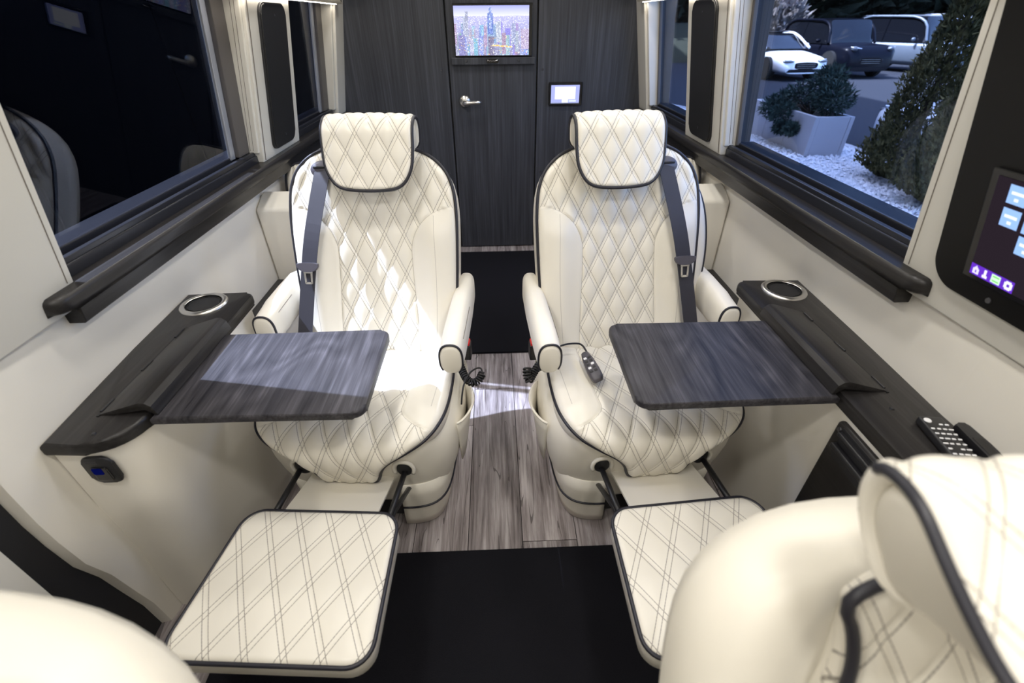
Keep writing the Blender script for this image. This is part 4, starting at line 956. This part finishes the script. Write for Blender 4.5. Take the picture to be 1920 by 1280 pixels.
def leaves(name, mat, parent, sampler, n, size, seed, up=0.3, thin=0.35):
    r = np.random.RandomState(seed); V = np.zeros((n * 3, 3)); 
    for i in range(n):
        p, d = sampler(r); d = np.asarray(d) + r.randn(3) * 0.45; d[2] += up; d /= np.linalg.norm(d) + 1e-9
        w = np.cross(d, r.randn(3)); w /= np.linalg.norm(w) + 1e-9; L = size * (0.6 + 0.8 * r.rand())
        V[3 * i] = p - w * L * thin; V[3 * i + 1] = p + w * L * thin; V[3 * i + 2] = p + d * L * 1.6
    return mk(name, V, [(3 * i, 3 * i + 1, 3 * i + 2) for i in range(n)], mat, parent)
def conifer(loc, h, rad, label, seed, n=9000):
    T = thing('conifer_tree', label, 'tree', loc, group='conifers on the gravel')
    lo = np.array(loc)
    MB().tube([(loc[0], loc[1], loc[2]), (loc[0] + .02, loc[1], loc[2] + h * .5), (loc[0], loc[1], loc[2] + h * .95)], [0.06, 0.04, 0.01], 8).build('trunk', 'bark', T, True)
    def smp(r):
        t_ = r.rand() ** 1.5; a = r.rand() * 6.283; rr = rad * (1 - t_) ** 0.75 * min(1, (t_ + .04) * 9) * (0.75 + 0.3 * math.sin(5 * a + 17 * t_) * 0.4 + .25 * r.rand()) * (0.6 + 0.4 * r.rand() ** .4)
        return lo + np.array([rr * math.cos(a), rr * math.sin(a), 0.05 + h * t_]), (math.cos(a) * .6, math.sin(a) * .6, .8)
    leaves('foliage', 'conifer_green', T, smp, int(n * 2.0), 0.036, seed)
conifer((5.62, 6.42, GZ), 2.6, 0.56, 'tall dark conifer standing beside the concrete planter', 11)
conifer((5.42, 5.30, GZ), 2.55, 0.66, 'broad conifer nearest the front end of the right window', 12, 11000)
# juniper in the planter
J = thing('juniper_bush', 'dark juniper bush spilling over the side of the concrete planter', 'bush', (5.45, 8.5, -0.08))
blobs = [(5.50, 8.1, 0.22, .30), (5.55, 8.5, 0.34, .34), (5.42, 8.9, 0.16, .30), (5.28, 9.1, 0.06, .25), (5.5, 8.35, 0.5, .24), (5.05, 8.65, -0.05, .22), (5.0, 8.95, 0.0, .22), (5.05, 8.25, -.24, .12), (5.05, 8.6, -.28, .12)]
def smpj(r):
    b = blobs[min(int(r.rand() ** 1.3 * len(blobs)), len(blobs) - 1)]; v = r.randn(3); v /= np.linalg.norm(v); k = b[3] * r.rand() ** .4
    return np.array(b[:3]) + v * k * np.array([1, 1, .8]), v
leaves('foliage', 'juniper_green', J, smpj, 6500, 0.040, 5, 0.15)
for x, y, z, _ in blobs[:7]: MB().tube([(5.45, 8.5, -0.08), ((5.45 + x) / 2, (8.5 + y) / 2, z * .4 + .1), (x, y, z)], [0.02, 0.014, 0.005], 6).build('branch', 'bark', J, True)
# background planting
def shrub(name, label, loc, r3, mat, n, size, seed, group=None, cat='bush'):
    T = thing(name, label, cat, loc, group=group); lo = np.array(loc); rr = np.array(r3)
    def smp(r):
        v = r.randn(3); v /= np.linalg.norm(v); v[2] = abs(v[2]); k = r.rand() ** .3
        return lo + v * rr * k, v
    leaves('foliage', mat, T, smp, n, size, seed, 0.2)
    for k in range(5):
        a = k * 1.3; MB().tube([tuple(lo), tuple(lo + rr * np.array([.4 * math.cos(a), .4 * math.sin(a), .5])), tuple(lo + rr * np.array([.7 * math.cos(a), .7 * math.sin(a), .75]))], [.05, .035, .01], 6).build('stem', 'bark', T)
shrub('bare_shrub', 'pale leafless shrub behind the white sedan', (13.2, 27.0, GZ), (2.6, 2.0, 3.4), 'twig_grey', 5200, 0.22, 21, None)
bm_ = MB().prism([(28.0, GZ - .1), (34.0, 1.0), (48.0, 1.6), (48.0, GZ - .1)], 'x', -10, 80).build('berm', 'berm_grass'); struct(bm_, 'dark grassy bank behind the parked cars', 'ground')
for k, x in enumerate((5.0, 12.0, 19.0, 26.0, 33.5, 41.5)):
    shrub('tall_tree', ('tall dark tree behind the narrow rear window', 'tall dark tree behind the pale shrub', 'tall dark tree behind the black vehicle', 'tall dark tree behind the silver vehicle', 'tall dark tree left of the white pickup', 'tall dark tree beyond the white pickup')[k], (x, 36.5 + (k % 2) * 2.0, 0.9), (4.4, 2.6, 24.0), 'hedge_dark', 9000, 0.70, 31 + k, 'trees on the bank', 'tree')

# ---- cars
def car(name, label, loc, rz, paint, L=4.8, Wd=1.9, belt=0.92, roof=1.45, hood=0.86, boxy=False, roofmat=None, cat='car', pickup=False):
    R = thing(name, label, cat, loc, rz, group='parked vehicles', local=True)
    hl, hw = L / 2, Wd / 2     # front at -y
    if boxy: top = [(-hl, 0.70), (-hl + .05, .98), (-hl + .35, 1.06), (-hl + 1.30, 1.10), (hl - .1, 1.10), (hl, 0.95)]
    elif pickup: top = [(-hl, .65), (-hl + .06, .95), (-hl + 1.2, 1.08), (hl - .05, 1.08), (hl, .95)]
    else: top = [(-hl, 0.52), (-hl + .12, 0.66), (-hl + .5, 0.76), (-hl + 1.25, hood), (-hl + 1.8, belt), (hl - .9, belt + .05), (hl - .2, belt + .06), (hl, .80)]
    ty = [a for a, _ in top]; tz = [b for _, b in top]; rings = []
    for y in np.linspace(-hl, hl, 33):
        z1 = float(np.interp(y, ty, tz)); z0 = 0.22; e = min(1.0, (hl - abs(y)) / 0.55); w = hw * (0.80 + 0.20 * math.sqrt(max(0, 1 - (1 - e) ** 2)))
        rg = []
        for k in range(28):
            a = 2 * PI * k / 28; c, s_ = math.cos(a), math.sin(a); ex = 5.0
            rg.append((w * math.copysign(abs(c) ** (2 / ex), c), y, (z0 + z1) / 2 + (z1 - z0) / 2 * math.copysign(abs(s_) ** (2 / ex), s_)))
        rings.append(rg)
    MB().loft(rings).build('body', paint, R, True, angle=50)
    bz = max(tz) - 0.05
    if boxy: gh = [(-hl + 1.35, 0.0), (-hl + 1.75, .97), (hl - .35, 1.0), (hl - .1, 0.0)]
    elif pickup: gh = [(-hl + 1.25, 0.0), (-hl + 1.9, .97), (-hl + 3.3, 1.0), (-hl + 3.5, 0.0)]
    else: gh = [(-hl + 1.35, 0.0), (-hl + 2.15, .92), (-hl + 2.9, 1.0), (hl - 1.5, .90), (hl - .45, 0.0)]
    gy = [a for a, _ in gh]; gz = [b for _, b in gh]; rings = []; ins = 0.12 if boxy else 0.22
    for y in np.linspace(gy[0], gy[-1], 25):
        hgt = max(0.01, float(np.interp(y, gy, gz))) * (roof - bz); rg = []
        for x, z in ((-hw + .06, 0), (-hw + .06 + ins * .5, .5), (-hw + .06 + ins, .93), (-hw + .16 + ins, 1.0), (hw - .16 - ins, 1.0), (hw - .06 - ins, .93), (hw - .06 - ins * .5, .5), (hw - .06, 0)): 
            rg.append((x * (1 if hgt > .05 else .97), y, bz + z * hgt))
        rings.append(rg)
    MB().loft(rings).build('cabin_glass', 'car_glass', R, True, angle=35)
    y0, y1 = gy[1] + .12, gy[-2] - .05
    MB().prism([(-hw + .24 + ins, y0), (hw - .24 - ins, y0), (hw - .24 - ins, y1), (-hw + .24 + ins, y1)], 'z', roof - .01, roof + .015, .01).build('roof_panel', roofmat or paint, R, True, angle=40)
    for sx in (-1, 1):
        path = [(sx * (hw - .05), gy[0] + .02, bz + .02), (sx * (hw - .04 - ins * .9), gy[1], bz + (roof - bz) * .93), (sx * (hw - .05 - ins), (gy[1] + gy[-2]) / 2, roof - .02), (sx * (hw - .05 - ins), gy[-2], bz + (roof - bz) * gz[-2] - .02), (sx * (hw - .06), gy[-1] - .03, bz + .02)]
        MB().tube(chaikin(path, 2, False).tolist(), 0.045, 8).build('roof_pillar', paint, R, True)
        MB().tube([(sx * (hw - .06), (gy[0] + gy[-1]) / 2 + .1, bz), (sx * (hw - .06 - ins), (gy[0] + gy[-1]) / 2 + .15, roof - .03)], .03, 6).build('door_pillar', 'car_glass', R)
        MB().sphere((sx * (hw + .10), gy[0] + .45, bz + .10), .1, 2, (1, .6, .7)).build('mirror', paint, R, True)
        MB().sphere((sx * (hw - .30), -hl + .13, np.interp(-hl + .13, ty, tz) - .06), 1.0, 2, (.22, .14, .055) if not boxy else (.13, .10, .085)).build('headlamp', 'headlamp', R, True)
        MB().tube([(sx * (hw - .48), -hl - .005, np.interp(-hl + .13, ty, tz) - .05), (sx * (hw - .14), -hl + .14, np.interp(-hl + .2, ty, tz) - .02)], .014, 6).build('daytime_lamp', 'lamp_bright', R, True)
        for yy in (-hl + .92, hl - 1.0):
            wr_ = 0.40 if boxy or pickup else 0.34
            MB().lathe([(0.0, -.12), (wr_ + .045, -.12), (wr_ + .045, .012), (wr_ + .03, .014)], (sx * (hw - .012) if sx > 0 else sx * (hw - .012), yy, wr_), 28, 'x').build('wheel_arch', 'tyre', R)
            wh = MB().lathe([(.60 * wr_, -.10), (wr_ * .94, -.11), (wr_, -.08), (wr_, .08), (wr_ * .94, .11), (.64 * wr_, .10)], (sx * (hw - .10), yy, wr_), 28, 'x').build('tyre', 'tyre', R, True)
            MB().lathe([(0.0, sx * .085), (.2 * wr_, sx * .09), (.66 * wr_, sx * .06), (.66 * wr_, 0)], (sx * (hw - .10), yy, wr_), 24, 'x').build('wheel_disc', 'tyre', wh)
            for k in range(10):
                a = 2 * PI * k / 10
                MB().tube([(sx * (hw - .005), yy + .1 * wr_ * math.cos(a), wr_ + .1 * wr_ * math.sin(a)), (sx * (hw - .02), yy + .68 * wr_ * math.cos(a), wr_ + .68 * wr_ * math.sin(a))], .016, 5).build('spoke', 'rim', wh)
    zc = (0.22 + tz[0]) / 2 + .08
    MB().prism(chaikin([(-.40, zc - .10), (.40, zc - .10), (.47, zc + .04), (.40, zc + .13), (-.40, zc + .13), (-.47, zc + .04)], 2).tolist(), 'y', -hl - .012, -hl + .06, .01).build('grille', 'car_glass', R)
    MB().prism([(-.75, .26), (.75, .26), (.62, .36), (-.62, .36)], 'y', -hl - .006, -hl + .05).build('air_intake', 'car_glass', R)
    for k in range(3): MB().box(-.36, .36, -hl - .018, -hl - .008, zc - .06 + k * .06, zc - .05 + k * .06).build('grille_bar', 'rim', R)
    return R
car('sedan_car', 'white sedan with dark glass roof parked beyond the planter', (11.15, 21.35, GZ), math.radians(5), 'car_white', 4.9, 1.9, roofmat='car_glass')
car('sport_utility_vehicle', 'black sport utility vehicle parked beside the white sedan', (14.0, 21.9, GZ), math.radians(2), 'car_dark', 4.9, 2.0, 1.05, 1.85, boxy=True)
car('sport_utility_vehicle', 'silver sport utility vehicle behind the tall conifer', (17.9, 22.6, GZ), math.radians(20), 'car_silver', 4.9, 2.0, 1.05, 1.95, boxy=True)
car('sport_utility_vehicle', 'dark vehicle at the far right behind both conifers', (21.6, 22.6, GZ), math.radians(10), 'car_dark', 4.9, 1.95, 1.05, 1.75, boxy=True)
car('sports_car', 'low white car nose showing between planter and conifer', (7.50, 6.30, GZ), math.radians(180), 'car_white', 4.6, 1.9, 0.80, 1.20, hood=0.74)
car('pickup_truck', 'white pickup truck far off on the dark bank', (28.2, 31.2, 0.35), math.radians(75), 'car_white', 5.6, 2.0, 1.05, 1.9, pickup=True, cat='truck')

# dark neighbour outside the left windows
nb = thing('neighbouring_wall', 'black wall close outside the left windows', 'wall', (-3.4, 2.5, GZ))
for k in range(6):
    MB().box(-3.5, -3.4, -3.0 + k * 2.2, -0.82 + k * 2.2, GZ, 2.15, 0.01).build('wall_panel', 'neighbour_panel', nb)
tb_ = thing('added_shade_building', 'unseen tall black building added to shade the outside, with a gap for the sun', 'building', (-4.0, 2.0, GZ), kind='structure')  # added sun blocker; the gap between blocks lets sun reach the front-left window
MB().box(-4.1, -3.55, 2.74, 42.0, GZ, 20.0, 0.02).build('rear_block', 'neighbour_panel', tb_)
MB().box(-4.1, -3.55, -30.0, 1.34, GZ, 20.0, 0.02).build('front_block', 'neighbour_panel', tb_)
